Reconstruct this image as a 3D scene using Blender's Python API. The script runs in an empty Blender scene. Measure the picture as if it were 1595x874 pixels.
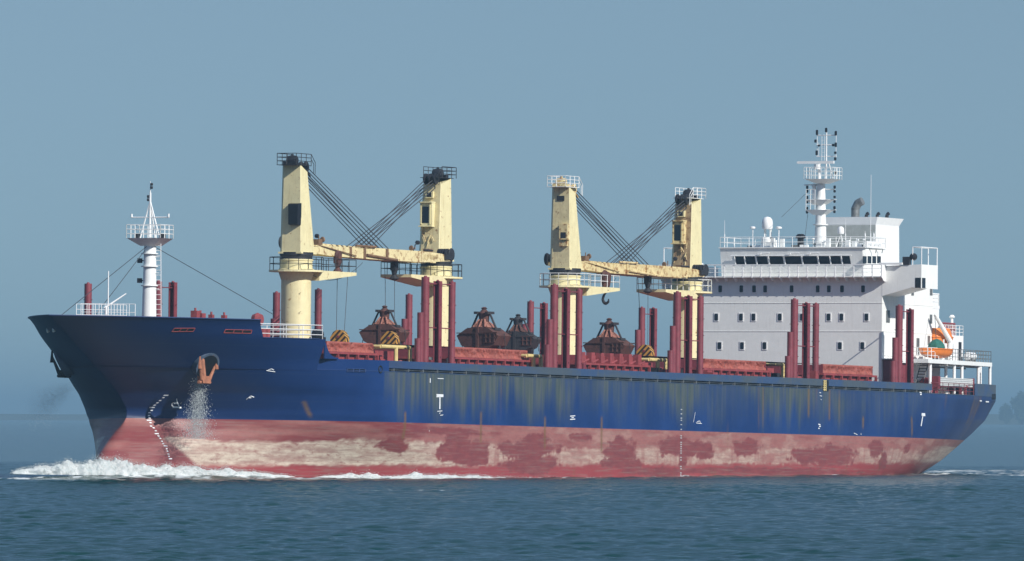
import bpy, math, random
import numpy as np
from mathutils import Vector, Matrix
rnd = random.Random(7)
C = bpy.context.scene.collection
PI = math.pi
# ------------------------------------------------------------------ frame of the ship
TH = math.radians(64.4)
CA, SA = math.cos(TH), math.sin(TH)
TR = 0.0116
SX, SY = -39.3, 829.3
HC, FP = 5.35, 15250.0            # eye height, focal length in photo pixels
ax = Vector((CA, SA, -TR)).normalized()
ay = Vector((-SA, CA, 0)).normalized()
az = ax.cross(ay)
SHIP = Matrix(((ax.x, ay.x, az.x, SX), (ax.y, ay.y, az.y, SY), (ax.z, ay.z, az.z, 0), (0, 0, 0, 1)))
def proj(u, p, z):
    X = SX + CA*u + SA*p; Y = SY + SA*u - CA*p; Z = z - TR*u
    x = 797.5 + FP*X/Y
    return x, 648.5 + 0.0045*x - FP*(Z-HC)/Y, Y
def atp(px, py, p):               # point of the plane "p metres to port" seen at a photo position
    m = (px-797.5)/FP
    u = (m*(SY-CA*p) - SX - SA*p)/(CA - m*SA)
    Y = SY + SA*u - CA*p
    return u, (648.5+0.0045*px-py)*Y/FP + HC + TR*u
def atu(px, py, u):               # point of the cross plane "u metres aft of the stem head"
    m = (px-797.5)/FP
    p = (m*(SY+SA*u) - SX - CA*u)/(SA + m*CA)
    Y = SY + SA*u - CA*p
    return p, (648.5+0.0045*px-py)*Y/FP + HC + TR*u
# ------------------------------------------------------------------ noise
def h3(i, j, k, s):
    n = (i*374761393 + j*668265263 + k*2147483647 + s*974634541) & 0xffffffff
    n = ((n ^ (n >> 13))*1274126177) & 0xffffffff
    n = (n ^ (n >> 16)) & 0xffffffff
    return n/4294967295.0
def vnoise(x, y, z, s=0):
    x, y, z = np.broadcast_arrays(np.asarray(x, float), np.asarray(y, float), np.asarray(z, float))
    i, j, k = np.floor(x).astype(np.int64), np.floor(y).astype(np.int64), np.floor(z).astype(np.int64)
    fx, fy, fz = x-i, y-j, z-k
    fx = fx*fx*(3-2*fx); fy = fy*fy*(3-2*fy); fz = fz*fz*(3-2*fz)
    def l(a, b, t): return a+(b-a)*t
    return l(l(l(h3(i, j, k, s), h3(i+1, j, k, s), fx), l(h3(i, j+1, k, s), h3(i+1, j+1, k, s), fx), fy),
             l(l(h3(i, j, k+1, s), h3(i+1, j, k+1, s), fx), l(h3(i, j+1, k+1, s), h3(i+1, j+1, k+1, s), fx), fy), fz)
def fbm(x, y, z=0.0, o=4, s=0):
    t = 0; a = 0.5; f = 1; n = 0
    for q in range(o):
        t = t + a*vnoise(np.asarray(x)*f, np.asarray(y)*f, np.asarray(z)*f, s+q*17); n += a; a *= .5; f *= 2.03
    return t/n
def sst(a, b, x):
    t = np.clip((x-a)/(b-a), 0, 1); return t*t*(3-2*t)
# ------------------------------------------------------------------ materials
def newmat(name):
    m = bpy.data.materials.new(name); m.use_nodes = True
    nt = m.node_tree; nt.nodes.clear()
    out = nt.nodes.new('ShaderNodeOutputMaterial'); b = nt.nodes.new('ShaderNodeBsdfPrincipled')
    nt.links.new(b.outputs[0], out.inputs[0])
    return m, nt, b
def mixc(nt, fac, a, b, mode='MIX'):
    n = nt.nodes.new('ShaderNodeMix'); n.data_type = 'RGBA'; n.blend_type = mode
    for i, v in ((0, fac), (6, a), (7, b)):
        if hasattr(v, 'is_linked') or isinstance(v, bpy.types.NodeSocket): nt.links.new(v, n.inputs[i])
        else: n.inputs[i].default_value = v if i == 0 else (*v, 1)
    return n.outputs[2]
def noise_n(nt, scale, detail=4, rough=.6, vec=None):
    n = nt.nodes.new('ShaderNodeTexNoise'); n.inputs['Scale'].default_value = scale
    n.inputs['Detail'].default_value = detail; n.inputs['Roughness'].default_value = rough
    if vec: nt.links.new(vec, n.inputs['Vector'])
    return n.outputs['Fac']
def ramp(nt, val, a, b):
    n = nt.nodes.new('ShaderNodeMapRange'); n.inputs[1].default_value = a; n.inputs[2].default_value = b
    n.interpolation_type = 'SMOOTHSTEP'
    nt.links.new(val, n.inputs[0]); return n.outputs[0]
def mapping(nt, sc, src='Object'):
    t = nt.nodes.new('ShaderNodeTexCoord'); m = nt.nodes.new('ShaderNodeMapping')
    m.inputs['Scale'].default_value = sc; nt.links.new(t.outputs[src], m.inputs[0]); return m.outputs[0]
def mul(nt, a, k):
    n = nt.nodes.new('ShaderNodeMath'); n.operation = 'MULTIPLY'; nt.links.new(a, n.inputs[0])
    if isinstance(k, (int, float)): n.inputs[1].default_value = k
    else: nt.links.new(k, n.inputs[1])
    return n.outputs[0]
def paint(name, col, rough=.5, var=.15, rust=0.0, rustc=(.16, .07, .03), metal=0, streak=0.0, streakc=(.22, .12, .05), bump=.0):
    m, nt, b = newmat(name)
    v = mapping(nt, (1, 1, 1))
    dark = tuple(c*(1-var) for c in col); lite = tuple(min(1, c*(1+var*.6)) for c in col)
    c = mixc(nt, ramp(nt, noise_n(nt, 1.3, 6, .65, v), .3, .7), dark, lite)
    if streak:
        vs = mapping(nt, (3.2, 3.2, .28))
        f = mul(nt, ramp(nt, noise_n(nt, 1.6, 5, .6, vs), .52, .72), streak)
        c = mixc(nt, f, c, streakc)
    if rust:
        f = ramp(nt, noise_n(nt, 2.1, 8, .7, v), .66-.22*rust, .74-.12*rust)
        c = mixc(nt, f, c, rustc)
    nt.links.new(c, b.inputs['Base Color']); b.inputs['Roughness'].default_value = rough; b.inputs['Metallic'].default_value = metal
    if bump:
        bp = nt.nodes.new('ShaderNodeBump'); bp.inputs['Strength'].default_value = bump; bp.inputs['Distance'].default_value = .05
        nt.links.new(noise_n(nt, 4, 6, .6, v), bp.inputs['Height']); nt.links.new(bp.outputs[0], b.inputs['Normal'])
    return m
M = {}
M['white'] = paint('white_paint', (.78, .79, .77), .45, .05, .12, (.45, .33, .2), streak=.18, streakc=(.5, .42, .32))
M['white_clean'] = paint('clean_white_paint', (.8, .8, .79), .4, .04)
M['house'] = paint('house_white_paint', (.80, .80, .77), .5, .04, streak=.3, streakc=(.60, .59, .55))
M['jib'] = paint('jib_cream', (.70, .60, .33), .55, .1, .7, (.26, .13, .05), streak=.45, streakc=(.42, .28, .11))
M['cream'] = paint('cream_crane_paint', (.74, .66, .38), .5, .07, .3, (.30, .16, .06), streak=.4, streakc=(.46, .33, .14))
M['cream_rusty'] = paint('rusted_cream_paint', (.68, .56, .29), .55, .15, .85, (.26, .12, .04), streak=.55, streakc=(.38, .22, .08))
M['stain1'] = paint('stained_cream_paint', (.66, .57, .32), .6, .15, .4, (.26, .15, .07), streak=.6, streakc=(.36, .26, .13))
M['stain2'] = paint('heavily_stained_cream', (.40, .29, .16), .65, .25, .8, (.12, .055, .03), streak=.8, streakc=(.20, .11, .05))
M['red'] = paint('red_oxide_paint', (.27, .052, .055), .55, .25, .3, (.1, .03, .025), streak=.3, streakc=(.12, .04, .035))
M['maroon'] = paint('maroon_paint', (.20, .038, .050), .5, .2, .25, (.08, .03, .03))
M['cover'] = paint('hatch_cover_red', (.30, .075, .055), .7, .3, .4, (.12, .04, .035), bump=.5)
M['grab'] = paint('grab_rust_brown', (.085, .034, .028), .75, .35, .6, (.14, .055, .03), bump=.5)
M['grabdark'] = paint('grab_dark_steel', (.028, .026, .03), .65, .3, .4, (.07, .03, .02))
M['grabpink'] = paint('grab_salmon_paint', (.34, .14, .10), .7, .4, .75, (.12, .045, .03))
M['dark'] = paint('dark_steel', (.022, .022, .026), .5, .3, .2, (.05, .03, .025))
M['wire'] = paint('wire_rope', (.035, .04, .05), .6, .2)
M['yellow'] = paint('pale_yellow_paint', (.66, .52, .22), .5, .15, .3, (.3, .16, .06))
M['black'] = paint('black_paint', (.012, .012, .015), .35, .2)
M['steel'] = paint('grey_steel', (.18, .19, .19), .45, .25, .2, (.1, .06, .04), metal=.3)
M['alu'] = paint('aluminium_grey', (.42, .44, .44), .45, .12)
M['orange'] = paint('orange_plastic', (.78, .22, .04), .4, .12)
M['green'] = paint('green_canvas', (.02, .13, .10), .8, .3)
M['anchor'] = paint('anchor_orange_rust', (.36, .14, .075), .7, .35, .5, (.22, .07, .04))
M['greydeck'] = paint('casing_front_grey', (.36, .38, .36), .6, .12, .1, streak=.3, streakc=(.22, .22, .2))
M['deckred'] = paint('deck_red', (.16, .05, .045), .7, .25)
M['skin'] = paint('mark_white', (.72, .74, .76), .6, .1)
def glass(name, col=(.012, .018, .028)):
    m, nt, b = newmat(name); b.inputs['Base Color'].default_value = (*col, 1); b.inputs['Roughness'].default_value = .08
    b.inputs['Specular IOR Level'].default_value = .3; return m
M['glass'] = glass('dark_window_glass')
def striped():
    m, nt, b = newmat('yellow_black_stripes')
    w = nt.nodes.new('ShaderNodeTexWave'); w.bands_direction = 'DIAGONAL'; w.inputs['Scale'].default_value = 1.15
    nt.links.new(mapping(nt, (1, 1, 1)), w.inputs[0])
    nt.links.new(mixc(nt, ramp(nt, w.outputs['Fac'], .42, .58), (.03, .02, .015), (.50, .27, .05)), b.inputs['Base Color'])
    b.inputs['Roughness'].default_value = .6; return m
M['stripe'] = striped()
# ------------------------------------------------------------------ mesh builder (ship coords u aft, p port, z up)
class MB:
    def __init__(s): s.v = []; s.f = []; s.m = []; s.cur = 0
    def slot(s, i): s.cur = i; return s
    def add(s, vs, fs):
        o = len(s.v); s.v += [(a, -b, c) for a, b, c in vs]
        for f in fs: s.f.append(tuple(reversed([o+i for i in f]))); s.m.append(s.cur)
        return s
    def box(s, u0, u1, p0, p1, z0, z1):
        vs = [(u, p, z) for u in (u0, u1) for p in (p0, p1) for z in (z0, z1)]
        return s.add(vs, [(0, 1, 3, 2), (4, 6, 7, 5), (0, 4, 5, 1), (2, 3, 7, 6), (0, 2, 6, 4), (1, 5, 7, 3)])
    def prism(s, base, top):
        n = len(base); fs = [tuple(range(n))[::-1], tuple(range(n, 2*n))]
        fs += [(i, (i+1) % n, n+(i+1) % n, n+i) for i in range(n)]
        return s.add(list(base)+list(top), fs)
    def tube(s, a, b, r0, r1=None, n=8):
        r1 = r0 if r1 is None else r1
        A, B = Vector(a), Vector(b); d = (B-A)
        if d.length < 1e-6: return s
        d.normalize(); t = Vector((0, 0, 1)) if abs(d.z) < .9 else Vector((1, 0, 0))
        x = d.cross(t).normalized(); y = d.cross(x)
        r = [(x*math.cos(2*PI*i/n)+y*math.sin(2*PI*i/n)) for i in range(n)]
        return s.prism([tuple(A+q*r0) for q in r], [tuple(B+q*r1) for q in r])
    def path(s, pts, r, n=6):
        for a, b in zip(pts, pts[1:]): s.tube(a, b, r, r, n)
        return s
    def lathe(s, c, prof, n=16, axis='z'):
        vs = []; fs = []
        for (r, h) in prof:
            for i in range(n):
                a = 2*PI*i/n; q = (r*math.cos(a), r*math.sin(a), h)
                if axis == 'p': q = (q[0], q[2], q[1])
                if axis == 'u': q = (q[2], q[0], q[1])
                vs.append((c[0]+q[0], c[1]+q[1], c[2]+q[2]))
        m = len(prof)
        for j in range(m-1):
            for i in range(n): fs.append((j*n+i, j*n+(i+1) % n, (j+1)*n+(i+1) % n, (j+1)*n+i))
        fs.append(tuple(range(n))[::-1]); fs.append(tuple((m-1)*n+i for i in range(n)))
        return s.add(vs, fs)
    def rail(s, pts, h=1.05, step=1.5, nr=3, r=.03, rp=.035, closed=False):
        if closed: pts = list(pts)+[pts[0]]
        for a, b in zip(pts, pts[1:]):
            A, B = Vector(a), Vector(b); L = (B-A).length
            for k in range(1, nr+1):
                o = Vector((0, 0, h*k/nr)); s.tube(tuple(A+o), tuple(B+o), r, r, 4)
            m = max(1, round(L/step))
            for i in range(m+1):
                q = A.lerp(B, i/m); s.tube(tuple(q), tuple(q+Vector((0, 0, h))), rp, rp, 4)
        return s
    def ladder(s, a, b, w=(0.0, .4), r=.03, step=.35):
        A, B = Vector(a), Vector(b); W = Vector((w[0], w[1], 0)); L = (B-A).length
        s.tube(tuple(A-W/2), tuple(B-W/2), r, r, 4); s.tube(tuple(A+W/2), tuple(B+W/2), r, r, 4)
        n = int(L/step)
        for i in range(1, n):
            q = A.lerp(B, i/n); s.tube(tuple(q-W/2), tuple(q+W/2), r*.8, r*.8, 4)
        return s
    def build(s, name, mats, parent=None, smooth=False, label=None):
        me = bpy.data.meshes.new(name); me.from_pydata(s.v, [], s.f); me.validate(); 
        for m in (mats if isinstance(mats, (list, tuple)) else [mats]): me.materials.append(m)
        if len(s.f) == len(me.polygons): me.polygons.foreach_set('material_index', s.m)
        import bmesh
        bm = bmesh.new(); bm.from_mesh(me); bmesh.ops.recalc_face_normals(bm, faces=bm.faces); bm.to_mesh(me); bm.free()
        if smooth:
            me.polygons.foreach_set('use_smooth', [True]*len(me.polygons))
            me.set_sharp_from_angle(angle=math.radians(40))
        o = bpy.data.objects.new(name, me); C.objects.link(o)
        if parent: o.parent = parent
        if label: o['label'] = label
        return o
def gridmesh(name, P, mats, parent=None, smooth=True, attrs=None, flip=False, keep=None):
    P = np.asarray(P, dtype=np.float32); n, m, _ = P.shape
    me = bpy.data.meshes.new(name); me.vertices.add(n*m); me.vertices.foreach_set('co', P.reshape(-1))
    i = np.arange(n*m).reshape(n, m)
    q = np.stack([i[:-1, :-1], i[:-1, 1:], i[1:, 1:], i[1:, :-1]], -1).reshape(-1, 4)
    if flip: q = q[:, ::-1]
    if keep is not None: q = q[keep.reshape(-1)]
    nf = len(q); me.loops.add(nf*4); me.polygons.add(nf)
    me.loops.foreach_set('vertex_index', q.reshape(-1).astype(np.int32))
    me.polygons.foreach_set('loop_start', np.arange(0, nf*4, 4, dtype=np.int32))
    me.polygons.foreach_set('use_smooth', np.full(nf, smooth))
    me.update(calc_edges=True)
    for k, a in (attrs or {}).items():
        at = me.attributes.new(k, 'FLOAT', 'POINT'); at.data.foreach_set('value', np.asarray(a, np.float32).reshape(-1))
    for mm in (mats if isinstance(mats, (list, tuple)) else [mats]): me.materials.append(mm)
    o = bpy.data.objects.new(name, me); C.objects.link(o)
    if parent: o.parent = parent
    return o
def tag(o, label=None, cat=None, group=None, kind=None):
    for k, v in (('label', label), ('category', cat), ('group', group), ('kind', kind)):
        if v: o[k] = v
    return o
def thing(name, u, p, z, label, cat, group=None, rz=0.0):
    o = bpy.data.objects.new(name, None); C.objects.link(o)
    o.matrix_world = SHIP @ Matrix.Translation((u, -p, z)) @ Matrix.Rotation(rz, 4, 'Z')
    return tag(o, label, cat, group)
ship = bpy.data.objects.new('cargo_ship', None); C.objects.link(ship); ship.matrix_world = SHIP
tag(ship, 'blue and red bulk carrier with four cream deck cranes and white superstructure', 'cargo ship')
# ------------------------------------------------------------------ hull form
HB = 14.2; ZB = 5.42; ZD = 9.85; ZT = 10.8
zs_ = np.array([-3, 0, 1.0, 2.2, 3.3, 4.6, 5.5, 6.2, 7.7, 9.0, 11.0, 12.5, 14.0])
us_ = np.array([9.5, 8.6, 8.9, 9.9, 11.4, 13.4, 14.3, 14.3, 12.5, 10.0, 6.0, 3.1, 0.0])
def stem(z): 
    return np.interp(z, zs_, us_)
_zz = np.linspace(-3, 14, 341); _k = np.exp(-np.linspace(-2, 2, 21)**2); _k /= _k.sum()
_uu = np.convolve(np.pad(stem(_zz), 10, mode='edge'), _k, 'valid')
_uu[-12:] = stem(_zz[-12:])
def stem(z): return np.interp(z, _zz, _uu)
_K = np.exp(-np.linspace(-2.2, 2.2, 33)**2); _K /= _K.sum()
def smooth_tab(zs, vs):
    t = np.interp(_zz, zs, vs); return np.convolve(np.pad(t, 16, mode='edge'), _K, 'valid')
LT = smooth_tab([0, 2, 3.7, 4.9, 6, 8.2, 9.4, 10.6, 12.5, 13.6], [43, 38.5, 32, 27.3, 25.2, 27, 29.2, 31.8, 33.9, 37.4])
PT = smooth_tab([0, 2, 4, 6, 9, 13.6], [1.7, 1.75, 1.9, 2, 2, 2.05])
QT = smooth_tab([4.5, 9, 14], [1, .9, .86])
def halfb(u, z):
    us = stem(z)
    L = np.interp(z, _zz, LT); p = np.interp(z, _zz, PT); q = np.interp(z, _zz, QT)
    t = np.clip((u-us)/L, 0, 1)
    b = HB*np.power(1-np.power(1-t, p), q)
    bulb = 1.5*np.sqrt(np.clip((u-us)/2.5, 0, 1))*(1-sst(4.2, 6.0, z))*(1-sst(12, 22, u))
    b = np.maximum(b, bulb)
    u1 = np.interp(z, [0, 2, 9.4], [126, 133, 150]); ue = sternu(z); be = sternb(z)
    t = np.clip((u-u1)/(ue-u1), 0, 1)
    return np.minimum(b, HB - (HB-be)*np.power(t, 2.1))
def sternu(z): return np.interp(z, [-3, 0, 1.95, 3.3, 4.8, 6.1, 7.45, 9.4], [158, 164, 169, 172.5, 175.2, 177.2, 178.7, 180])
def sternb(z): return np.interp(z, [-3, 0, 1.95, 3.3, 4.8, 6.1, 7.45, 9.4], [5.5, 7.0, 7.9, 8.6, 9.3, 10.0, 10.8, 11.4])
FB = 26.4
Ucol = np.concatenate([np.linspace(0, 1, 90)**1.5*FB, np.arange(FB+.16, 180, .16), [180.0]])
nfb = 90
def ucol(z):
    us = stem(z); ue = sternu(z)
    u = np.where(Ucol <= FB, us+Ucol*(FB-us)/FB, Ucol)
    return np.where(Ucol > 150, 150+(Ucol-150)*(ue-150)/30, u)
def hullpt(px, py):               # hull surface point at a photo position (port side)
    zz = np.linspace(0, 14, 281)[:, None]; uu = np.linspace(1, 179.5, 1800)[None, :]
    b = halfb(uu, zz); X, Y, _ = proj(uu, b, zz)
    d = (X-px)**2+(Y-py)**2; d = np.where(uu < stem(zz)+.2, 1e9, d)
    i = np.unravel_index(np.argmin(d), d.shape)
    return float(uu[0, i[1]]), float(b[i]), float(zz[i[0], 0])
# --- paint masks on the shell
blot = [  # photo x, y, half widths (px): fresh red patches
 (614, 692, 15, 14), (713, 683, 17, 15), (706, 702, 24, 20), (745, 702, 19, 16), (735, 716, 22, 10),
 (826, 702, 40, 16), (835, 684, 22, 10), (826, 722, 44, 16), (903, 680, 20, 6), (970, 702, 28, 20), (970, 722, 40, 8),
 (1061, 696, 38, 17), (1064, 715, 7, 16), (1100, 700, 17, 14), (1165, 698, 24, 12), (1170, 690, 16, 9),
 (1300, 712, 38, 18), (1262, 712, 30, 14), (1368, 700, 18, 15), (1376, 722, 8, 16), (1414, 698, 8, 8), (1240, 735, 120, 6),
 (1020, 735, 60, 7), (690, 672, 60, 6), (1130, 735, 100, 5)]
def hullmasks(u, z):
    u, z = np.broadcast_arrays(u, z)
    shp = u.shape; b = halfb(u, z)
    w1 = fbm(u*.5, z*1.3, 0, 4, 3)-.5; w2 = fbm(u*.5, z*1.3, 9.7, 4, 5)-.5
    fine = fbm(u*1.6, z*5, 3.0, 4, 8)
    px, py, _ = proj(u, b, z)
    patch = np.zeros(shp)
    for (x, y, a, c) in blot:
        bu, bb, bz = BL[(x, y)]
        du = a*BK/.432; dz = c*BK
        d = np.sqrt(((u-bu+w1*du*1.2)/du)**2+((z-bz+w2*dz*1.4)/dz)**2)+(fbm(u*2.6, z*4.0, 6, 4, 77)-.5)*.45
        patch = np.maximum(patch, 1-sst(.82, 1.10, d+(fine-.5)*.3))
    # bands: water-worn cream zone between the reds
    trim = TR*u
    zw = z-trim                                             # height over the present waterline
    lo = 1.15+.3*(fbm(u*.15, 0, 1, 3, 21)-.5)*2; hi = 3.45+.5*(fbm(u*.12, 0, 2, 3, 22)-.5)*2 - .004*u-.45*sst(45, 70, u)
    cr = sst(lo-.12, lo+.12, zw+.35*(fine-.5))*(1-sst(hi-.15, hi+.15, zw+.5*(fine-.5)))
    start = np.interp(zw, [0, 1.2, 2.5, 3.6], [18.4, 17.9, 16.6, 15.5])
    cr = cr*sst(start-.2, start+.3, u)
    pinky = sst(.35, .7, fbm(u*.22, z*2.2, 5, 5, 31)+.28*sst(38, 62, u))      # chalky fading in the upper red
    cream = cr*(0.55+.40*sst(.3, .6, fbm(u*.3, z*4, 2, 4, 33)))
    holes = sst(.60, .72, fbm(u*.16, z*1.0, 8, 5, 41))*sst(45, 70, u)
    vst = sst(.52, .70, fbm(u*1.5, z*.22, 8, 4, 45))*sst(40, 60, u)
    cream = cream*(1-.6*vst)
    cream = np.maximum(cream*(1-holes*.75), sst(.50, .72, fbm(u*.35, z*1.6, 4, 5, 43))*sst(50, 75, u)*(zw > 1.3)*(z < ZB)*.32)
    astern = sst(160, 168, u)*sst(1.0, 1.5, zw)*(z < ZB-.7)
    cream = np.maximum(cream, astern*.9)
    cream = cream*(1-patch)*(1-.4*sst(42, 60, u)*(1-.7*sst(158, 168, u)))
    # foot of the side: fresh red strip near the water
    foot = 1-sst(.9, 1.4, zw+(fine-.5)*.5)
    # blue side: grime running down from the sheer
    col = fbm(u*.8, 0.3, 0, 4, 51); col2 = fbm(u*3.1, z*.12, 0, 3, 53)
    gr = sst(35.6, 35.9, u)*sst(5.6, 9.6, z+ (col-.5)*5.0)*(.55+.45*sst(.3, .6, col2))
    gr = gr*(1-.55*sst(120, 150, u))*(.45+.8*sst(.3, .65, fbm(u*.09, z*.15, 5, 3, 55)))
    rust = sst(.68, .80, fbm(u*1.1, z*.10, 7, 4, 61))*sst(.45, .7, fbm(u*.2, z*.4, 1, 3, 62))*sst(34, 40, u)*.5
    for (x, y0, y1) in RST:
        ru, _, r0 = BL[(x, y0)]; r1 = BL[(x, y1)][2]
        rust = np.maximum(rust, (1-sst(.12, .30, np.abs(u-ru+(z-r0)*RS.get(x, 0))))*sst(r1-.2, r1+.3, z)*(1-sst(r0-.3, r0+.1, z))*(.6+.5*fine))
    return dict(patch=patch, cream=cream, pinky=pinky, foot=foot, grime=gr, rust=rust)
RST = [(473, 624, 650), (632, 640, 685), (750, 640, 690), (849, 648, 700), (938, 648, 705), (1260, 600, 650), (1292, 598, 655), (1420, 648, 680), (1345, 648, 668)]
RS = {473: .9, 1420: .5}
BK = 1/16.4
BL = {}
for (x, y, a, c) in blot: BL[(x, y)] = hullpt(x, y)
for (x, a, b) in RST: BL[(x, a)] = hullpt(x, a); BL[(x, b)] = hullpt(x, b)
def attr(nt, name):
    n = nt.nodes.new('ShaderNodeAttribute'); n.attribute_name = name; return n.outputs['Fac']
M['bul0'] = paint('navy_paint', (.012, .028, .10), .45, .2)
M['pocket'] = paint('pocket_blue_grey', (.07, .10, .15), .5, .25, .3)
def hullmat():
    m, nt, b = newmat('hull_paint')
    v = mapping(nt, (1, 1, 1))
    t = nt.nodes.new('ShaderNodeTexCoord'); sx = nt.nodes.new('ShaderNodeSeparateXYZ'); nt.links.new(t.outputs['Object'], sx.inputs[0])
    big = noise_n(nt, .16, 5, .6, v)
    blue = mixc(nt, ramp(nt, big, .35, .65), (.008, .031, .122), (.012, .042, .155))
    # blue is darker towards the bow
    blue = mixc(nt, ramp(nt, sx.outputs[0], 12, 40), (.007, .021, .080), blue)
    cb = nt.nodes.new('ShaderNodeCombineXYZ'); nt.links.new(sx.outputs[0], cb.inputs[0]); nt.links.new(sx.outputs[2], cb.inputs[1])
    bk = nt.nodes.new('ShaderNodeTexBrick'); nt.links.new(cb.outputs[0], bk.inputs['Vector']); bk.inputs['Scale'].default_value = 1; bk.inputs['Brick Width'].default_value = 10.5; bk.inputs['Row Height'].default_value = 2.35; bk.inputs['Mortar Size'].default_value = .035; bk.inputs['Mortar Smooth'].default_value = .6
    blue = mixc(nt, mul(nt, bk.outputs['Fac'], .30), blue, (.03, .05, .09))
    vs = mapping(nt, (1.6, 1, .10)); st = noise_n(nt, 1.5, 6, .65, vs)
    g = mul(nt, attr(nt, 'grime'), .95)
    blue = mixc(nt, g, blue, mixc(nt, ramp(nt, st, .35, .65), (.052, .072, .075), (.085, .098, .095)))
    speck = ramp(nt, noise_n(nt, 5.5, 6, .75, mapping(nt, (1, 1, .6))), .71, .78)
    blue = mixc(nt, mul(nt, speck, .35), blue, (.12, .16, .24))
    pt = noise_n(nt, 1.4, 8, .7, mapping(nt, (.5, 1, 1.6)))
    red = mixc(nt, attr(nt, 'pinky'), (.19, .040, .045), (.31, .125, .112))
    red = mixc(nt, ramp(nt, pt, .35, .7), red, mixc(nt, .5, red, (.20, .065, .062)))
    cream = mixc(nt, ramp(nt, pt, .38, .62), (.58, .50, .40), (.44, .335, .27))
    c2 = mixc(nt, mul(nt, attr(nt, 'cream'), ramp(nt, noise_n(nt, 2.6, 7, .7, mapping(nt, (.35, 1, 1.2))), .22, .5)), red, cream)
    c2 = mixc(nt, mul(nt, attr(nt, 'foot'), .9), c2, (.27, .045, .05))
    c2 = mixc(nt, mul(nt, attr(nt, 'patch'), .92), c2, mixc(nt, ramp(nt, pt, .3, .7), (.155, .040, .045), (.22, .055, .055)))
    dirt = ramp(nt, noise_n(nt, 7, 8, .75, mapping(nt, (1.2, 1, .5))), .60, .72)
    c2 = mixc(nt, mul(nt, dirt, .4), c2, (.12, .08, .07))
    vb = mapping(nt, (.25, .25, 5.5))
    c2 = mixc(nt, mul(nt, ramp(nt, noise_n(nt, 1.2, 5, .6, vb), .48, .68), .5), c2, (.24, .15, .13))
    fac = ramp(nt, sx.outputs[2], ZB-.02, ZB+.02)
    c = mixc(nt, fac, c2, blue)
    c = mixc(nt, mul(nt, attr(nt, 'rust'), .8), c, (.16, .095, .04))
    nt.links.new(c, b.inputs['Base Color']); b.inputs['Roughness'].default_value = .42
    b.inputs['Specular IOR Level'].default_value = .22
    bp = nt.nodes.new('ShaderNodeBump'); bp.inputs['Strength'].default_value = .35; bp.inputs['Distance'].default_value = .06
    nt.links.new(noise_n(nt, .55, 3, .5, v), bp.inputs['Height']); nt.links.new(bp.outputs[0], b.inputs['Normal'])
    return m
M['hull'] = hullmat()
zr = np.concatenate([np.arange(-1.5, 5.3, .11), np.arange(5.3, ZD, .13), [ZD]])
def shell(z_rows, ncol):
    P = []; A = []
    for sgn in (1, -1):
        U = np.stack([ucol(z)[:ncol] for z in z_rows]); Z = np.repeat(z_rows[:, None], ncol, 1)
        B = halfb(U, Z)*sgn
        P.append(np.stack([U, -B, Z], -1)); A.append((U, Z))
    return P, A
ncb = int(np.argmin(np.abs(ucol(13.0)[:nfb]-18.6)))+1
zr = np.concatenate([zr, np.linspace(ZD, 12.45, 22)[1:], np.linspace(12.45, 13.95, 12)[1:]])
Ps, As = shell(zr, len(Ucol))
full = np.concatenate([Ps[1][:, ::-1][:, :-1], Ps[0]], 1)
mk = hullmasks(*As[0]); at = {k: np.concatenate([a[:, ::-1][:, :-1], a], 1) for k, a in mk.items()}
kr = (zr[1:, None] <= ZD+1e-4) | ((zr[1:, None] <= 12.4501) & (np.arange(len(Ucol)-1)[None] < nfb-1)) | (np.arange(len(Ucol)-1)[None] < ncb-1)
hull = gridmesh('hull', full, M['hull'], ship, attrs=at, keep=np.concatenate([kr[:, ::-1], kr], 1))
cap = MB()
for sgn in (1, -1):
    U = ucol(13.95)[:ncb]; cap.path([(float(u), float(halfb(u, 13.95))*sgn, 13.95) for u in U[::3]], .06, 6)
    U = Ucol[ncb-1:nfb]; cap.path([(float(u), float(halfb(u, 12.45))*sgn, 12.45) for u in ucol(12.45)[ncb-1:nfb:3]], .05, 6)
cap.build('bulwark_cap', M['bul0'], hull)
# transom, decks
mb = MB()
zl = np.linspace(-1.5, ZD, 24)
pts = [(float(sternu(z)), float(sternb(z)), float(z)) for z in zl]
vs = []; fs = []
for (u, b, z) in pts: vs += [(u, -b, z), (u, b, z)]
for i in range(len(pts)-1): fs.append((2*i, 2*i+1, 2*i+3, 2*i+2))
mb.add(vs, fs)
tr = mb.build('transom', M['hull'], ship)
def deckpoly(z, u0, u1, zz, n=90, inset=.02):
    us = np.linspace(u0, u1, n); b = np.maximum(halfb(us, np.full(n, z))-inset, .0)
    m = MB()
    vs = []; fs = []
    for u, w in zip(us, b): vs += [(float(u), -float(w), zz), (float(u), float(w), zz)]
    for i in range(n-1): fs.append((2*i, 2*i+1, 2*i+3, 2*i+2))
    return m.add(vs, fs)
deckpoly(ZD, float(stem(ZD))+.05, 180, ZD-.12, 160).build('main_deck', M['deckred'], ship)
fd = deckpoly(12.3, float(stem(12.3))+.05, FB, 12.32)
for z0_, z1_ in zip(np.linspace(ZD-.1, 12.2, 9), np.linspace(ZD-.1, 12.2, 9)[1:]):
    w0, w1 = float(halfb(FB, z0_))-.06, float(halfb(FB, z1_))-.06
    fd.add([(FB-.1, -w0, z0_), (FB-.1, w0, z0_), (FB-.1, w1, z1_), (FB-.1, -w1, z1_)], [(0, 1, 2, 3)])
fd.build('forecastle_deck', M['deckred'], ship)
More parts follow.
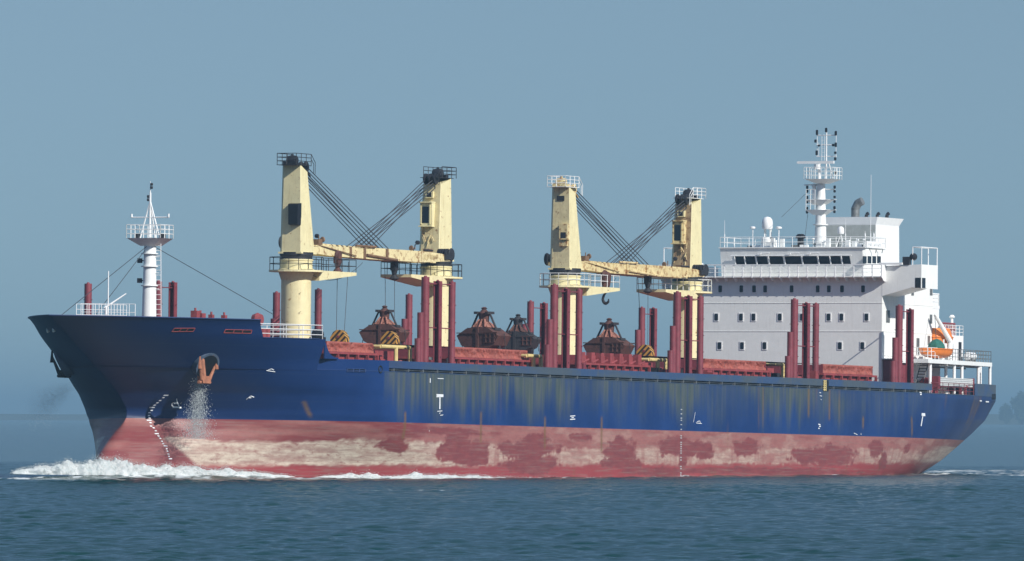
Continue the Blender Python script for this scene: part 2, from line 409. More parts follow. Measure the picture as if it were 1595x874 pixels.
# curved end plate at forecastle break, both sides
for sg in (1, -1):
    mb = MB()
    n = 10; top = []
    for i in range(n+1):
        a = i/n; u = FB+.02+2.3*a; z = ZT+.1+(12.35-ZT-.1)*(1-a)**2.4
        top.append((u, z))
    th = .08
    vs = []; fs = []
    for (u, z) in top:
        b = float(halfb(u, min(z, 12)))*sg
        vs += [(u, b, ZT-.02), (u, b, z), (u, b-th*sg, ZT-.02), (u, b-th*sg, z)]
    for i in range(n):
        o_ = 4*i; fs += [(o_, o_+4, o_+5, o_+1), (o_+2, o_+3, o_+7, o_+6), (o_+1, o_+5, o_+7, o_+3)]
    mb.add(vs, fs); 
    o = mb.build('break_bracket', M['hull'], ship)
# long bulwark plate with the freeing slot below it
ZG = ZD+.30
def strip(u0, u1, z0, z1, sg, th=.06, off=0.0, step=1.5):
    m = MB(); n = max(1, int((u1-u0)/step)); vs = []; fs = []
    for i in range(n+1):
        u = u0+(u1-u0)*i/n; b = float(halfb(u, ZD)) + off
        vs += [(u, b*sg, z0), (u, b*sg, z1), (u, (b-th)*sg, z0), (u, (b-th)*sg, z1)]
    for i in range(n):
        o_ = 4*i; fs += [(o_, o_+4, o_+5, o_+1), (o_+2, o_+3, o_+7, o_+6), (o_+1, o_+5, o_+7, o_+3), (o_, o_+2, o_+6, o_+4)]
    fs += [(0, 1, 3, 2)]; o_ = 4*n; fs += [(o_, o_+2, o_+3, o_+1)]
    return m.add(vs, fs)
def bulmat():
    m, nt, b = newmat('bulwark_paint')
    v = mapping(nt, (.35, 1, 1)); f = ramp(nt, noise_n(nt, .5, 4, .5, v), .40, .60)
    st = ramp(nt, noise_n(nt, 2.2, 5, .6, mapping(nt, (1, 1, .2))), .5, .75)
    c = mixc(nt, f, (.036, .070, .150), (.060, .080, .105)); c = mixc(nt, mul(nt, st, .4), c, (.09, .09, .085))
    t = nt.nodes.new('ShaderNodeTexCoord'); sx = nt.nodes.new('ShaderNodeSeparateXYZ'); nt.links.new(t.outputs['Object'], sx.inputs[0])
    c = mixc(nt, ramp(nt, sx.outputs[0], 26, 52), (.014, .038, .135), c)
    nt.links.new(c, b.inputs['Base Color']); b.inputs['Roughness'].default_value = .45; return m
M['bul'] = bulmat()
US0, UE0 = 36.5, 157.5
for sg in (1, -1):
    strip(FB, US0, ZD-.02, ZT, sg).build('bulwark', M['hull'], ship)
    strip(US0, UE0, ZG, ZT, sg).build('bulwark', M['bul'], ship, label='long blue grey bulwark plate above the open slot')
    st = MB(); u = US0+1
    while u < UE0:
        b = float(halfb(u, ZD)); st.box(u-.05, u+.05, min(sg*(b-.3), sg*(b-.03)), max(sg*(b-.3), sg*(b-.03)), ZD-.1, ZT-.1); u += 2.9
    u = US0
    n = int((UE0-US0)/2)
    for i in range(n):
        a = US0+i*2; b = a+2
        st.tube((a, sg*(float(halfb(a, ZD))-.06), ZD+.15), (b, sg*(float(halfb(b, ZD))-.06), ZD+.15), .02, .02, 4)
    st.build('bulwark_stays', M['steel'], ship)
    strip(US0-.1, UE0, ZD-.05, ZG+.12, sg, .04, -.42).build('slot_shade_strip', M['black'], ship)  # black strip added inboard of the slot to paint in its shade
    strip(26.4, 180, ZD-.03, ZD+.03, sg, .1, .03).build('rubbing_strake', M['bul'], ship)
# stern bulwark block
st = MB()
us = [171.5, 174, 177, 179.95]
for sg in (1, -1):
    s_ = strip(171.2, 180, ZD+.02, 11.05, sg, .08, .012)
    st.v += s_.v; o_ = len(st.v)-len(s_.v); st.f += [tuple(i+o_ for i in f) for f in s_.f]; st.m += s_.m
st.box(179.9, 180.0, -11.4, 11.4, ZD+.02, 11.05)
sb = st.build('stern_bulwark', M['bul'], ship, label='short solid blue grey bulwark round the stern')
fl = MB()
for x in (1544, 1550):
    u, z = atp(x, 618, 11.6); b = float(halfb(u, ZD))+.02
    fl.box(u-.28, u+.28, b-.02, b+.03, z-.28, z+.28)
fl.build('fairlead', M['black'], sb)
# small slots and fairleads on the shell (dark of the openings painted as framed black faces)
def slot(px0, px1, py, h, name='mooring_opening', bars=True, z=None, frame='red'):
    m = MB(); n = 8
    a = hullpt(px0, py); b = hullpt(px1, py + (px1-px0)*.012)
    def q(t, dz, off):
        u = a[0]+(b[0]-a[0])*t; zz = a[2]+(b[2]-a[2])*t+dz
        return (u, float(halfb(u, zz))+off, zz)
    m.slot(0)
    for i in range(n):
        t0, t1 = i/n, (i+1)/n
        m.add([q(t0, -h/2, .015), q(t1, -h/2, .015), q(t1, h/2, .015), q(t0, h/2, .015)], [(0, 1, 2, 3)])
    m.slot(1)
    for dz in (-h/2, h/2):
        for i in range(n): m.tube(q(i/n, dz, .03), q((i+1)/n, dz, .03), .035, .035, 4)
    for t in ((0, .33, .66, 1) if bars else (0, 1)): m.tube(q(t, -h/2, .03), q(t, h/2, .03), .05, .05, 4)
    return m.build(name, [M['black'], M[frame]], hull)
slot(268, 300, 513.5, .28); slot(348, 390, 516, .28)
slot(540, 568, 577, .26, frame='bul')
u, b, z = hullpt(592, 575.5)
MB().lathe((u, b-.1, z), [(.12, .0), (.2, .1), (.34, .15), (.36, .12), (.36, 0)], 12, 'p').build('fairlead', M['black'], hull)
for x, y in ((74, 513), (83, 513.5)):
    # bow fairleads on the starboard flare
    best = min(((proj(uu, -float(halfb(uu, zz)), zz), uu, zz) for uu in np.arange(1, 12, .1) for zz in np.arange(12, 14, .1)), key=lambda q: (q[0][0]-x)**2+(q[0][1]-y)**2)
    u, z = best[1], best[2]; bb = float(halfb(u, z))
    MB().lathe((u, -bb, z), [(.2, .1), (.25, -.05), (.12, -.1)], 10, 'p').build('fairlead', M['skin'], hull)
# --- painted marks on the shell
def mark(name, strokes, r=.05, mat='skin'):
    m = MB()
    for st in strokes:
        pts = []
        for (x, y) in st:
            u, b, z = hullpt(x, y); pts.append((u, b+.03, z))
        for a, b in zip(pts, pts[1:]):
            A, B = Vector(a), Vector(b); d = B-A
            if d.length < 1e-5: continue
            w = Vector((-d.z, 0, d.x)).normalized()
            if abs(w.x) < .3: w = Vector((0, 0, 1))
            # lengthwise strokes are widened because letters are painted in true proportion
            ww = Vector((w.x*r*1.6, 0, w.z*r)); 
            m.add([tuple(A-ww), tuple(B-ww), tuple(B+ww), tuple(A+ww)], [(0, 1, 2, 3)])
    return m.build(name, M[mat], hull)
mark('tug_mark', [[(679.5, 615.5), (690, 615.5)], [(679.5, 617.5), (690, 617.5)], [(684.7, 618), (684.7, 637)]], .07)
mark('lettering', [[(681, 641), (689, 640)], [(684, 644), (686, 643)], [(686, 647), (690, 646)]], .03)
mark('tug_mark', [[(1435.5, 644.5), (1441, 645)], [(1435.5, 646.5), (1441, 647)], [(1437.5, 648), (1435, 664)]], .07)
mark('load_line_mark', [[(888, 648), (896, 648)], [(890, 650.5), (893.5, 650.5)], [(888, 653), (896, 653)]], .04)
mark('bulb_mark', [[(269, 633), (276, 634), (282, 634)], [(280, 633), (277, 626), (275.5, 621)], [(269.5, 633), (268.5, 629.5), (270.5, 627), (276, 626.8)]], .11)
mark('lettering', [[(414, 577.5), (428, 579)], [(417, 576), (422, 574.5), (426, 576)]], .025)
mark('lettering', [[(384, 622), (388, 617.5), (391, 617)], [(387, 620), (391, 619.5)], [(391, 617.5), (396, 619)]], .03)
mark('tug_mark', [[(669.8, 589.5), (669.8, 596.5)]], .05)
mark('lettering', [[(681, 589.5), (690, 590)]], .03)
mark('lettering', [[(1084, 659), (1093, 660)], [(1086, 657), (1090, 656), (1091, 659)]], .03)
mark('lettering', [[(1083, 642), (1080, 658)]], .02)
mark('tug_mark', [[(1275, 661), (1278, 661.5)], [(1276, 664), (1279, 664)], [(1275, 667), (1277, 667)]], .05)
mark('lettering', [[(1276, 611), (1279, 612)], [(1277, 616), (1280, 617)], [(1278, 622), (1279, 623)]], .03)
mark('lettering', [[(1330, 675), (1336, 677)], [(1341, 675), (1342, 677)]], .03)
mark('tug_mark', [[(1432.5, 611.5), (1435.5, 612)], [(1433, 614.5), (1435.5, 614.5)]], .06)
mark('tug_mark', [[(1526, 624.5), (1529, 624.5)], [(1535, 626), (1540, 626)]], .06)
mark('lettering', [[(199+470, 670), (199+470, 672)]], .03)
dm = MB()
zs = np.interp(np.linspace(0, 1, 30), [0, 1], [9.2, 1.2])
curve = [(258, 615), (247, 625), (238, 634), (232, 645), (232, 655), (236, 663), (244, 673), (252, 686), (259, 697), (264, 708), (266, 717)]
cx = np.array([c[0] for c in curve], float); cy = np.array([c[1] for c in curve], float)
i = 0
for y in np.arange(615, 718, 4.0):
    x = float(np.interp(y, cy, cx)); u, b, z = hullpt(x, y)
    big = (i % 5 == 0); w = .07 if not big else .15; h = .045
    q = lambda du, dz: (u+du, float(halfb(u+du, z+dz))+.03, z+dz)
    dm.add([q(-w, -h), q(w, -h), q(w, h), q(-w, h)], [(0, 1, 2, 3)]); i += 1
dm.build('draught_marks', M['skin'], hull, label='curved column of white draught marks on the bow')
dm = MB()
for y in np.arange(638, 744, 3.4):
    x = 1061.5; u, b, z = hullpt(x, y); w, h = .16, .045
    if rnd.random() < .2: continue
    dm.add([(u-w, b+.012, z-h), (u+w, b+.012, z-h), (u+w, b+.012, z+h), (u-w, b+.012, z+h)], [(0, 1, 2, 3)])
dm.build('draught_marks', M['alu'], hull, label='straight column of white draught marks amidships')
# pilot ladder marking
pl = MB()
u, z0 = atp(1287, 609, 14.25); u2, z1 = atp(1287, 592, 14.25)
pl.box(u-.55, u+.55, 14.22, 14.27, z0, z1).slot(1)
for i in range(5):
    zz = z0+(z1-z0)*(i+.3)/5; pl.box(u-.75, u-.1, 14.272, 14.30, zz, zz+.10)
pl.box(u-.6, u-.45, 14.272, 14.3, z0, z1); pl.box(u-.2, u-.05, 14.272, 14.3, z0, z1)
pl.build('boarding_ladder', [M['black'], M['yellow']], ship, label='yellow boarding ladder in a black bulwark gap')
# ------------------------------------------------------------------ hatches
HATCH = [(30.5, 39.6), (54.8, 71.0), (82.3, 96.6), (109.6, 124.0), (137.6, 149.6)]
for hi, (a, b) in enumerate(HATCH):
    cm = MB(); cm.box(a, b, -11, 11, ZD, 11.3)
    cm.box(a-.5, b+.5, -11.35, 11.35, 11.3, 11.48)
    n = int((b-a)/1.75)
    for i in range(n+1):
        u = a-.3+(b-a+.6)*i/n
        for sg in (1, -1): cm.box(u-.08, u+.08, sg*11.3-.12, sg*11.3+.12, ZD, 11.3)
    co = cm.build('hatch_coaming', M['red'], ship)
    rib = (hi == 2)
    if rib:
        cv = MB(); cv.box(a, b, -10.7, 10.7, 11.48, 12.2)
        n = 7
        for i in range(n):
            u = a+(b-a)*i/n
            cv.box(u, u+.75, 10.7, 11.25, 11.5, 12.45); cv.box(u+.8, u+1.6, 10.71, 10.95, 11.5, 11.85)
            cv.tube((u+.3, 11.2, 11.5), (u+1.3, 11.3, 11.8), .09)
        cv.build('hatch_cover', M['red'], ship, label='ribbed red hatch cover amidships')
    else:
        nu, nz = int((b-a)/.07), 14
        uu = np.linspace(a, b, nu)[:, None]; tt = np.linspace(0, 1, nz)[None, :]
        f = fbm(uu*1.5, tt*.8, hi, 4, 71); fold = np.abs(np.sin(uu*5.2+6*f+tt*2))**.7
        seg = np.abs(((uu-a) % 4.9)-2.45) > 2.3
        P = 11.15+.06*np.sin(tt*PI)-(.34*fold+.5*(f-.5))*np.sin(np.clip(tt*1.2, 0, 1)*PI/1.2)-np.where(seg, .35, 0)*(tt < .95)
        Z = 11.5+tt*(.86+.10*(fbm(uu*.6, 0, hi, 3, 73)-.5)) + 0*uu
        G = np.stack([uu+0*tt, -P, Z+0*uu], -1)
        G2 = np.stack([uu[:, 0], -np.full(nu, 5.0), Z[:, -1]+.25], -1)[:, None]
        G3 = np.stack([uu[:, 0], np.full(nu, 11.0), Z[:, -1]], -1)[:, None]; G4 = G3.copy(); G4[..., 2] = 11.45
        cov = gridmesh('hatch_cover', np.concatenate([G, G2, G3, G4], 1), M['cover'], ship)
        e = MB()
        for uu_ in (a, b): e.box(uu_-.06 if uu_ == a else uu_, uu_ if uu_ == a else uu_+.06, -11, 11.05, 11.48, 12.3)
        e.build('end_panel', M['maroon'], cov)
# cross-deck clutter between hatches: red vents, winch platforms, yellow pipe frames
def yframe(xs, yt, p=11.6, far=True):
    m = MB(); us = [atp(x, 560, p)[0] for x in xs]; zt = atp(xs[0], yt, p)[1]
    m.tube((us[0], p, zt), (us[-1], p, zt), .17, .17, 8)
    for u in us[1:]: m.tube((u, p, ZD-.1), (u, p, zt), .2, .2, 8)
    m.tube((us[0], p, zt), (us[0], p-4.5, zt), .15); m.tube((us[-1], p, zt), (us[-1], p-4.5, zt), .15)
    m.tube((us[0]+.3, p-2.5, ZD-.1), (us[0]+.3, p-2.5, zt), .16)
    m.box(us[0], us[-1]-1, p-3.5, p-.4, zt, zt+.08)
    m.build('pipe_frame', M['yellow'], ship)
yframe([592, 616, 638], 539.5); yframe([820, 830.5, 842], 554); yframe([1010, 1024, 1037], 560); yframe([1217, 1219], 568)
def clutter(name, u0, u1, p0, p1, n, zt, mats, seed):
    r = random.Random(seed)
    for i in range(n):
        m = MB(); u = r.uniform(u0, u1); p = r.uniform(p0, p1); h = r.uniform(.5, zt-ZD); w = r.uniform(.15, .55); k = r.randrange(4)
        mt = mats[r.randrange(len(mats))]
        if k == 0: m.box(u-w, u+w, p-w, p+w, ZD-.1, ZD+h)
        elif k == 1: m.lathe((u, p, ZD-.1), [(w*.5, 0), (w*.5, h*.8), (w*.9, h*.85), (w*.8, h)], 10)
        elif k == 2: m.tube((u-w*2, p, ZD+h*.7), (u+w*2, p, ZD+h*.7), w*.4); m.box(u-.1, u+.1, p-.1, p+.1, ZD-.1, ZD+h*.7)
        else: m.path([(u, p, ZD-.1), (u, p, ZD+h), (u+.5, p, ZD+h)], .07)
        m.build(('deck_locker', 'deck_vent', 'roller', 'deck_pipe')[k], M[mt], ship)
for i, (a, b) in enumerate([(40.5, 53.5), (72, 81.5), (97.5, 108.5), (125, 136.5)]):
    clutter('deck_machinery', a, b, 5, 13.2, 34, 11.6, ['red', 'maroon', 'dark', 'red'], 100+i)
    m = MB(); m.box(a+2, b-1.5, -7, 7, ZD-.1, 11.9); m.build('mast_house', M['red'], ship)
# ------------------------------------------------------------------ log stanchions
def post(u, p, zt, r=.34, mat='maroon', lad=0, stubs=(), z0=ZD-.1, cap=True, box=False):
    m = MB()
    if box: m.box(u-.28, u+.28, p-.3, p-.22, z0, zt); m.box(u-.28, u+.28, p+.22, p+.3, z0, zt); m.box(u+.1, u+.2, p-.22, p+.22, z0, zt)
    else: m.tube((u, p, z0), (u, p, zt), r, r, 14)
    m.tube((u, p, zt), (u, p, zt+.12), r*.5, r*.3, 8)
    for k in range(1, 5): m.box(u-.05, u+.05, p-r-.1, p+r+.1, z0+k*1.55, z0+k*1.55+.06)
    o = m.build('stanchion', M[mat], ship, smooth=True)
    for (du, hh) in stubs:
        s_ = MB(); s_.tube((u+du, p-.05, z0), (u+du, p-.05, hh), .30, .30, 12); s_.build('side_stub', M[mat], o, smooth=True)
    if lad: 
        l = MB(); l.ladder((u+r+.12, p-.1, z0), (u+r+.12, p-.1, zt-.3), (.30, 0.0), .025); l.build('ladder', M[mat], o)
    return o
PP = 13.25; ZP = 18.05
for (us, lads) in (((45.4, 47.9, 50.8), 0), ((72.0, 74.5, 77.3), 0), ((98.8, 101.3, 104.0), 0), ((125.7, 128.5, 130.8), 0), ((151.0, 153.7), 0)):
    for i, u in enumerate(us):
        post(u, PP, ZP+(.3 if i == 0 else 0), .36 if i == 0 else .31, 'maroon', lad=(i == 0), stubs=((-.8, 15.2), (-1.3, 12.9)) if i == 0 else (), box=(i == 1))
    t = MB()
    for z in (13.9, 17.8): MB().tube((us[0], PP-.02, z), (us[-1], PP-.02, z), .055, .055, 6).build('tie_bar', M['maroon'], ship)
for u, z, st in ((29.6, 17.4, ()), (45.2, 18.0, ()), (48.0, 18.0, ()), (68.5, 17.6, ((-.4, 15.2),)), (77, 18.1, ()), (96, 18.1, ((-.8, 15.8),)), (122.6, 18.1, ((-1.2, 15.9),)),
                 (125.6, 18.0, ()), (148.2, 18.1, ((-.8, 15.9),)), (150.9, 18.1, ())):
    post(u, -PP+ (1.2 if u < 30 else 0), z, .33, 'maroon', lad=1, stubs=st, box=(u in (48.0, 125.6, 150.9)))
t = MB()
for (a, b) in ((45.2, 48), (122.6, 125.6), (148.2, 150.9)):
    for z in (12.8, 17.5): MB().tube((a, -PP, z), (b, -PP, z), .05, .05, 6).build('tie_bar', M['maroon'], ship)
# ------------------------------------------------------------------ cranes
def catenary(a, b, sag, n=14):
    A, B = Vector(a), Vector(b)
    return [tuple(A.lerp(B, i/n)-Vector((0, 0, sag*4*(i/n)*(1-i/n)))) for i in range(n+1)]
def crane(u, d, zp, zb, zt, cm, railm, rusty, label, ptip):
    """u centre, d +1 jib aft / -1 jib forward, zp platform, zb house base, zt house top"""
    R = 1.34
    m = MB()
    m.tube((u, 0, ZD-.1), (u, 0, zp), R, R, 32)
    m.lathe((u, 0, zp), [(R+.0, -.9), (R+.25, -.2), (R+.25, .1), (R+.1, .15), (R+.1, .8), (R+.18, .85), (R+.18, .95), (R+.05, 1.0)], 32)
    for k in range(5): m.tube((u-1.1*d, 1.0, zp-2-k*1.7), (u-1.1*d, 1.06, zp-2-k*1.7), .05)
    ped = m.build('deck_crane', M['cream'], ship, smooth=True, label=label)
    m = MB(); m.lathe((u, 0, zp), [(1.42, .95), (1.42, 1.25), (1.5, 1.3), (1.5, zb-zp), (1.2, zb-zp)], 28); m.build('slewing_ring', M['dark'], ped, smooth=True)
    # house
    H = MB(); w = 1.1; ch = .28
    if d > 0: fb, ab, ft, at_ = -1.3, 1.65, -1.25, .35
    else: fb, ab, ft, at_ = -1.65, 1.35, -1.1, 1.25
    def sec(f, a, w, z, zj=0):
        zf = z-(zj if d < 0 else 0); za = z-(zj if d > 0 else 0)
        return [(u+f, -w+ch, zf), (u+f, w-.05, zf), (u+f+.05, w, zf), (u+a-ch, w, za), (u+a, w-ch, za), (u+a, -w+ch, za), (u+a-ch, -w, za), (u+f+ch, -w, zf)]
    H.prism(sec(fb, ab, w, zb), sec(ft, at_, w*.88, zt, .55))
    H.box(u+fb-.06, u+ab+.06, -w-.05, w+.05, zb-.14, zb+.02)
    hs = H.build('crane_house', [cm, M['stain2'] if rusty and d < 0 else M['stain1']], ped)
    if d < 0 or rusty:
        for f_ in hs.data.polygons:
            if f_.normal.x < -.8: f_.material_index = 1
    # access platform with extension under the jib
    P = MB(); ring = [(u+2.45*math.cos(a), 2.45*math.sin(a)) for a in np.linspace(0, 2*PI, 25)[:-1]]
    P.prism([(a, b, zp-.16) for a, b in ring], [(a, b, zp+.0) for a, b in ring])
    L = 6.6; e0, e1 = u+1.2*d, u+(2+L)*d
    lo, hi = min(e0, e1), max(e0, e1)
    P.prism([(e0, -1.4, zp-.9), (e0, 1.7, zp-.9), (e1, 1.7, zp-.25), (e1, -1.4, zp-.25)], [(e0, -1.4, zp+.02), (e0, 1.7, zp+.02), (e1, 1.7, zp+.02), (e1, -1.4, zp+.02)])
    pf = P.build('platform', M['cream'], ped)
    Rr = MB(); arc = [(u+2.4*math.cos(a), 2.4*math.sin(a), zp) for a in (np.linspace(.75, 2*PI-.75, 14) if d > 0 else np.linspace(PI+.75, 3*PI-.75, 14))]
    Rr.rail(arc, 1.15, 1.3, 2, .03, .035)
    Rr.rail([arc[0], (e1, 1.65 if True else 0, zp), (e1, -1.35, zp), arc[-1]] if d > 0 else [arc[-1], (e1, 1.65, zp), (e1, -1.35, zp), arc[0]], 1.15, 1.5, 2, .03, .035)
    Rr.build('railing', railm, pf)
    # top machinery + railing
    T = MB(); tu = u+(ft+at_)/2
    T.lathe((u-.6*d, -.2, zt+.45), [(.1, -.5), (.42, -.42), (.5, 0), (.42, .42), (.1, .5)], 14, 'p')
    T.tube((u-.6*d, -.2, zt), (u-.6*d, -.2, zt+1.05), .12); T.box(u-1.1*d-.2, u-1.1*d+.3, -.8, .5, zt, zt+.35)
    for pp in (-.5, 0, .5): T.lathe((u+(.2 if d > 0 else -.75)+.5*d, pp, zt-.1), [(.42, -.08), (.5, -.08), (.5, .08), (.42, .08)], 16, 'p')
    T.tube((u+.35*d, .7, zt-.4), (u+1.0*d, .8, zt-.9), .07)
    T.build('top_winch', M['dark'] if not rusty or d < 0 else M['cream_rusty'], ped, smooth=True)
    Q = MB(); a0, a1 = (u-2.1*d), (u+1.45*d)
    Q.rail([(a0, -.95, zt+.05), (a0, .95, zt+.05), (a1-.6*d, .95, zt+.05)], 1.0, 1.0, 3, .03, .035)
    Q.path([(a1-.6*d, .95, zt+1.05), (a1+.2*d, .95, zt+.35), (a1+.2*d, .95, zt-.7)], .03); Q.path([(a1-.6*d, .95, zt+.6), (a1-.1*d, .95, zt+.2), (a1-.1*d, .95, zt-.6)], .03)
    Q.rail([(a0, -.95, zt+.05), (a1-.6*d, -.95, zt+.05)], 1.0, 1.0, 3, .03, .035)
    Q.box(min(a0, a1), max(a0, a1)-.6, -1, 1, zt, zt+.05)
    Q.build('top_railing', railm, ped)
    # cab or cabinet on the forward face
    if d < 0:
        K = MB(); f = u-1.55
        z0 = zb+3.05; z1 = z0+2.1
        K.box(f-.35, f+.6, -.75, .45, z0, z1); K.slot(1).box(f-.37, f-.35, -.55, .2, z0+.25, z1-.35); K.slot(0)
        K.box(f-.42, f-.35, -.7, -.56, z0+.15, z1-.2); K.box(f-.42, f-.35, .2, .32, z0+.15, z1-.2); K.box(f-.5, f+.5, -.85, .5, z0-.1, z0)
        K.box(f-.55, f+.5, -.78, .48, z1, z1+.1)
        K.build('operator_cab', [M['cream'] if not rusty else M['cream_rusty'], M['glass']], ped)
        V = MB(); V.box(u-1.42, u-1.1, -.45, .3, z1+.45, z1+1.05); V.slot(1).box(u-1.44, u-1.42, -.3, .15, z1+.55, z1+.95); V.build('vent', [cm, M['dark']], ped)
        S = MB(); r_ = random.Random(int(u))
        for k in range(7): 
            pp = r_.uniform(-.8, .8); zz = zb+r_.uniform(.6, 2.6); S.tube((u-1.66, pp, zz), (u-1.6, pp+r_.uniform(-.3, .3), zz+r_.uniform(.3, 1.2)), .05)
        S.build('pipework', M['cream_rusty'], ped)
    else:
        K = MB(); f = u-1.28; z0 = zb+2.35
        if rusty:
            K.box(f-.45, f+.1, .15, 1.0, z0+.3, z0+1.8); K.slot(1).box(f-.46, f-.45, .3, .85, z0+.45, z0+1.0); K.slot(0).box(f-.3, f+.1, .1, .9, z0-.3, z0+.15)
            K.build('vent_box', [M['cream_rusty'], M['dark']], ped, label='rust stained vent box')
            V = MB(); V.box(f-.06, f+.2, -.3, .45, z0+4.0, z0+4.45); V.build('vent', M['dark'], ped)
        else:
            K.prism([(f-.5, .05, z0+.1), (f-.5, .95, z0+.1), (f+.1, 1.05, z0), (f+.1, -.05, z0)], [(f-.55, .05, z0+1.9), (f-.55, 1.0, z0+1.9), (f+.1, 1.05, z0+2.0), (f+.1, -.05, z0+2.0)])
            K.build('vent_box', M['black'], ped, label='black cabinet on the crane front')
    # jib: twin box girder, slewed slightly off the centre line
    J = MB(); r0 = Vector((u+1.75*d, 0, zb+(.25 if d > 0 else -.1))); r1 = Vector((u+24.9*d, ptip, zb+(.15 if d > 0 else .5)))
    D = (r1-r0); n_ = Vector((-D.y, D.x, 0)).normalized()
    def sect(t, hh, ww, dz=0):
        c = r0+D*t
        return [tuple(c-n_*ww+Vector((0, 0, -hh/2+dz))), tuple(c+n_*ww+Vector((0, 0, -hh/2+dz))), tuple(c+n_*ww+Vector((0, 0, hh/2+dz))), tuple(c-n_*ww+Vector((0, 0, hh/2+dz)))]
    ks = [(0, .55, .9, 0), (.12, .85, .8, 0), (.3, .95, .75, 0), (.5, 1.05, .72, .0), (.8, 1.0, .65, 0), (.93, .72, .6, .02), (1.0, .4, .55, -.05)]
    for k0, k1 in zip(ks, ks[1:]): J.prism(sect(*k0), sect(*k1))
    jb = J.build('jib', M['cream_rusty'] if rusty else M['jib'], ped)
    q = lambda t, w_, z_: tuple(r0+D*t+n_*w_+Vector((0, 0, z_)))
    G = MB()
    for t in (.26, .36, .52): G.prism([q(t, -.83, -.5), q(t, .83, -.5), q(t, .83, .5), q(t, -.83, .5)], [q(t+.014, -.83, -.5), q(t+.014, .83, -.5), q(t+.014, .83, .5), q(t+.014, -.83, .5)])
    G.tube(q(.02, .9, .5), q(.3, .9, -.3), .05); G.tube(q(.3, .85, .62), q(.44, .85, .62), .1); G.tube(q(.38, .85, -.15), q(.60, .78, -.45), .12)
    G.build('jib_bracing', M['cream_rusty'] if rusty else paintcache('jib_fit', (.19, .11, .06)), jb); G = MB()
    G.tube(q(.72, .7, .5), q(.74, .7, 1.2), .04); G.lathe(q(.75, .7, 1.25), [(.05, -.15), (.2, -.1), (.2, .1), (.05, .15)], 10, 'u')
    G.build('jib_lamp', M['dark'], jb); G = MB()
    G.tube(q(.80, .7, .6), q(.86, .7, .6), .08); G.build('jib_grab_rail', M['dark'], jb); G = MB(); G.box(r0.x+1.2*d-.4, r0.x+1.2*d+.4, .3, .9, r0.z+.5, r0.z+1.0)
    G.tube(q(.06, .5, .9), q(.06, .5, 1.35), .05); G.lathe(q(.08, .6, 1.0), [(.2, -.1), (.26, 0), (.2, .1)], 12, 'u')
    G.build('jib_pulley', paintcache('jib_fit', (.19, .11, .06)), jb)
    S = MB()
    sg = 1 if ptip > 0 else -1
    for k in (-.4, -.13, .13, .4): S.lathe(q(.985, k, .42), [(.25, -.08), (.46, -.08), (.46, .08), (.25, .08)], 20, 'p')
    S.box(*sorted((r1.x-1.2*d, r1.x-.2*d)), r1.y-.7, r1.y+.7, r1.z-.1, r1.z+.35)
    S.lathe((r1.x+.1*d, r1.y+.55*sg, r1.z+.35), [(.2, -.08), (.56, -.06), (.6, 0), (.56, .08), (.2, .08)], 22, 'p')
    S.build('tip_sheaves', M['dark'], jb, smooth=True)
    if d > 0:
        # weathered lettering block: only worn strokes are left
        Lt = MB(); r_ = random.Random(5+int(u))
        for k in range(9):
            t = .80+k*.0115; h0 = r_.uniform(-.28, -.1); h1 = r_.uniform(.1, .3)
            ww = .012; a_ = q(t, .672-.0*k, h0); 
            Lt.prism([q(t, .60, h0), q(t, .672, h0), q(t, .672, h1), q(t, .60, h1)], [q(t+.0045, .60, h0), q(t+.0045, .672, h0), q(t+.0045, .672, h1), q(t+.0045, .60, h1)])
        Lt.build('worn_lettering', M['cream_rusty'] if rusty else paintcache('worn', (.42, .33, .16)), jb)
    # luffing ropes
    W = MB(); head = Vector((u+(.95 if d > 0 else -1.25), 0, zt-.3))
    for k in range(4):
        for pp in (-.45, .45):
            e = Vector(q(.56-.036*k, pp, .5)); h_ = head+Vector((0, pp, .25-k*.30))
            W.tube(tuple(h_), tuple(e), .042, .042, 5)
    W.build('luffing_ropes', M['wire'], ped)
    return r0, D, n_, ped
_pc = {}
def paintcache(n, c):
    if n not in _pc: _pc[n] = paint(n+'_paint', c, .6, .3, .4)
    return _pc[n]
c1 = crane(46.3, 1, 19.0, 20.6, 28.3, M['cream'], M['dark'], False, 'cream crane nearest the bow with a black cabinet', 2.6)
c2 = crane(74.6, -1, 19.15, 20.75, 28.2, M['cream'], M['dark'], False, 'second cream crane with its cab facing the bow', -2.6)
c3 = crane(102.3, 1, 19.05, 20.7, 28.3, M['cream'], M['white'], True, 'third cream crane, rust stained, with a rusty box', 2.6)
c4 = crane(129.9, -1, 19.2, 20.8, 28.2, M['cream'], M['white'], True, 'rustiest cream crane in front of the white superstructure', -2.6)
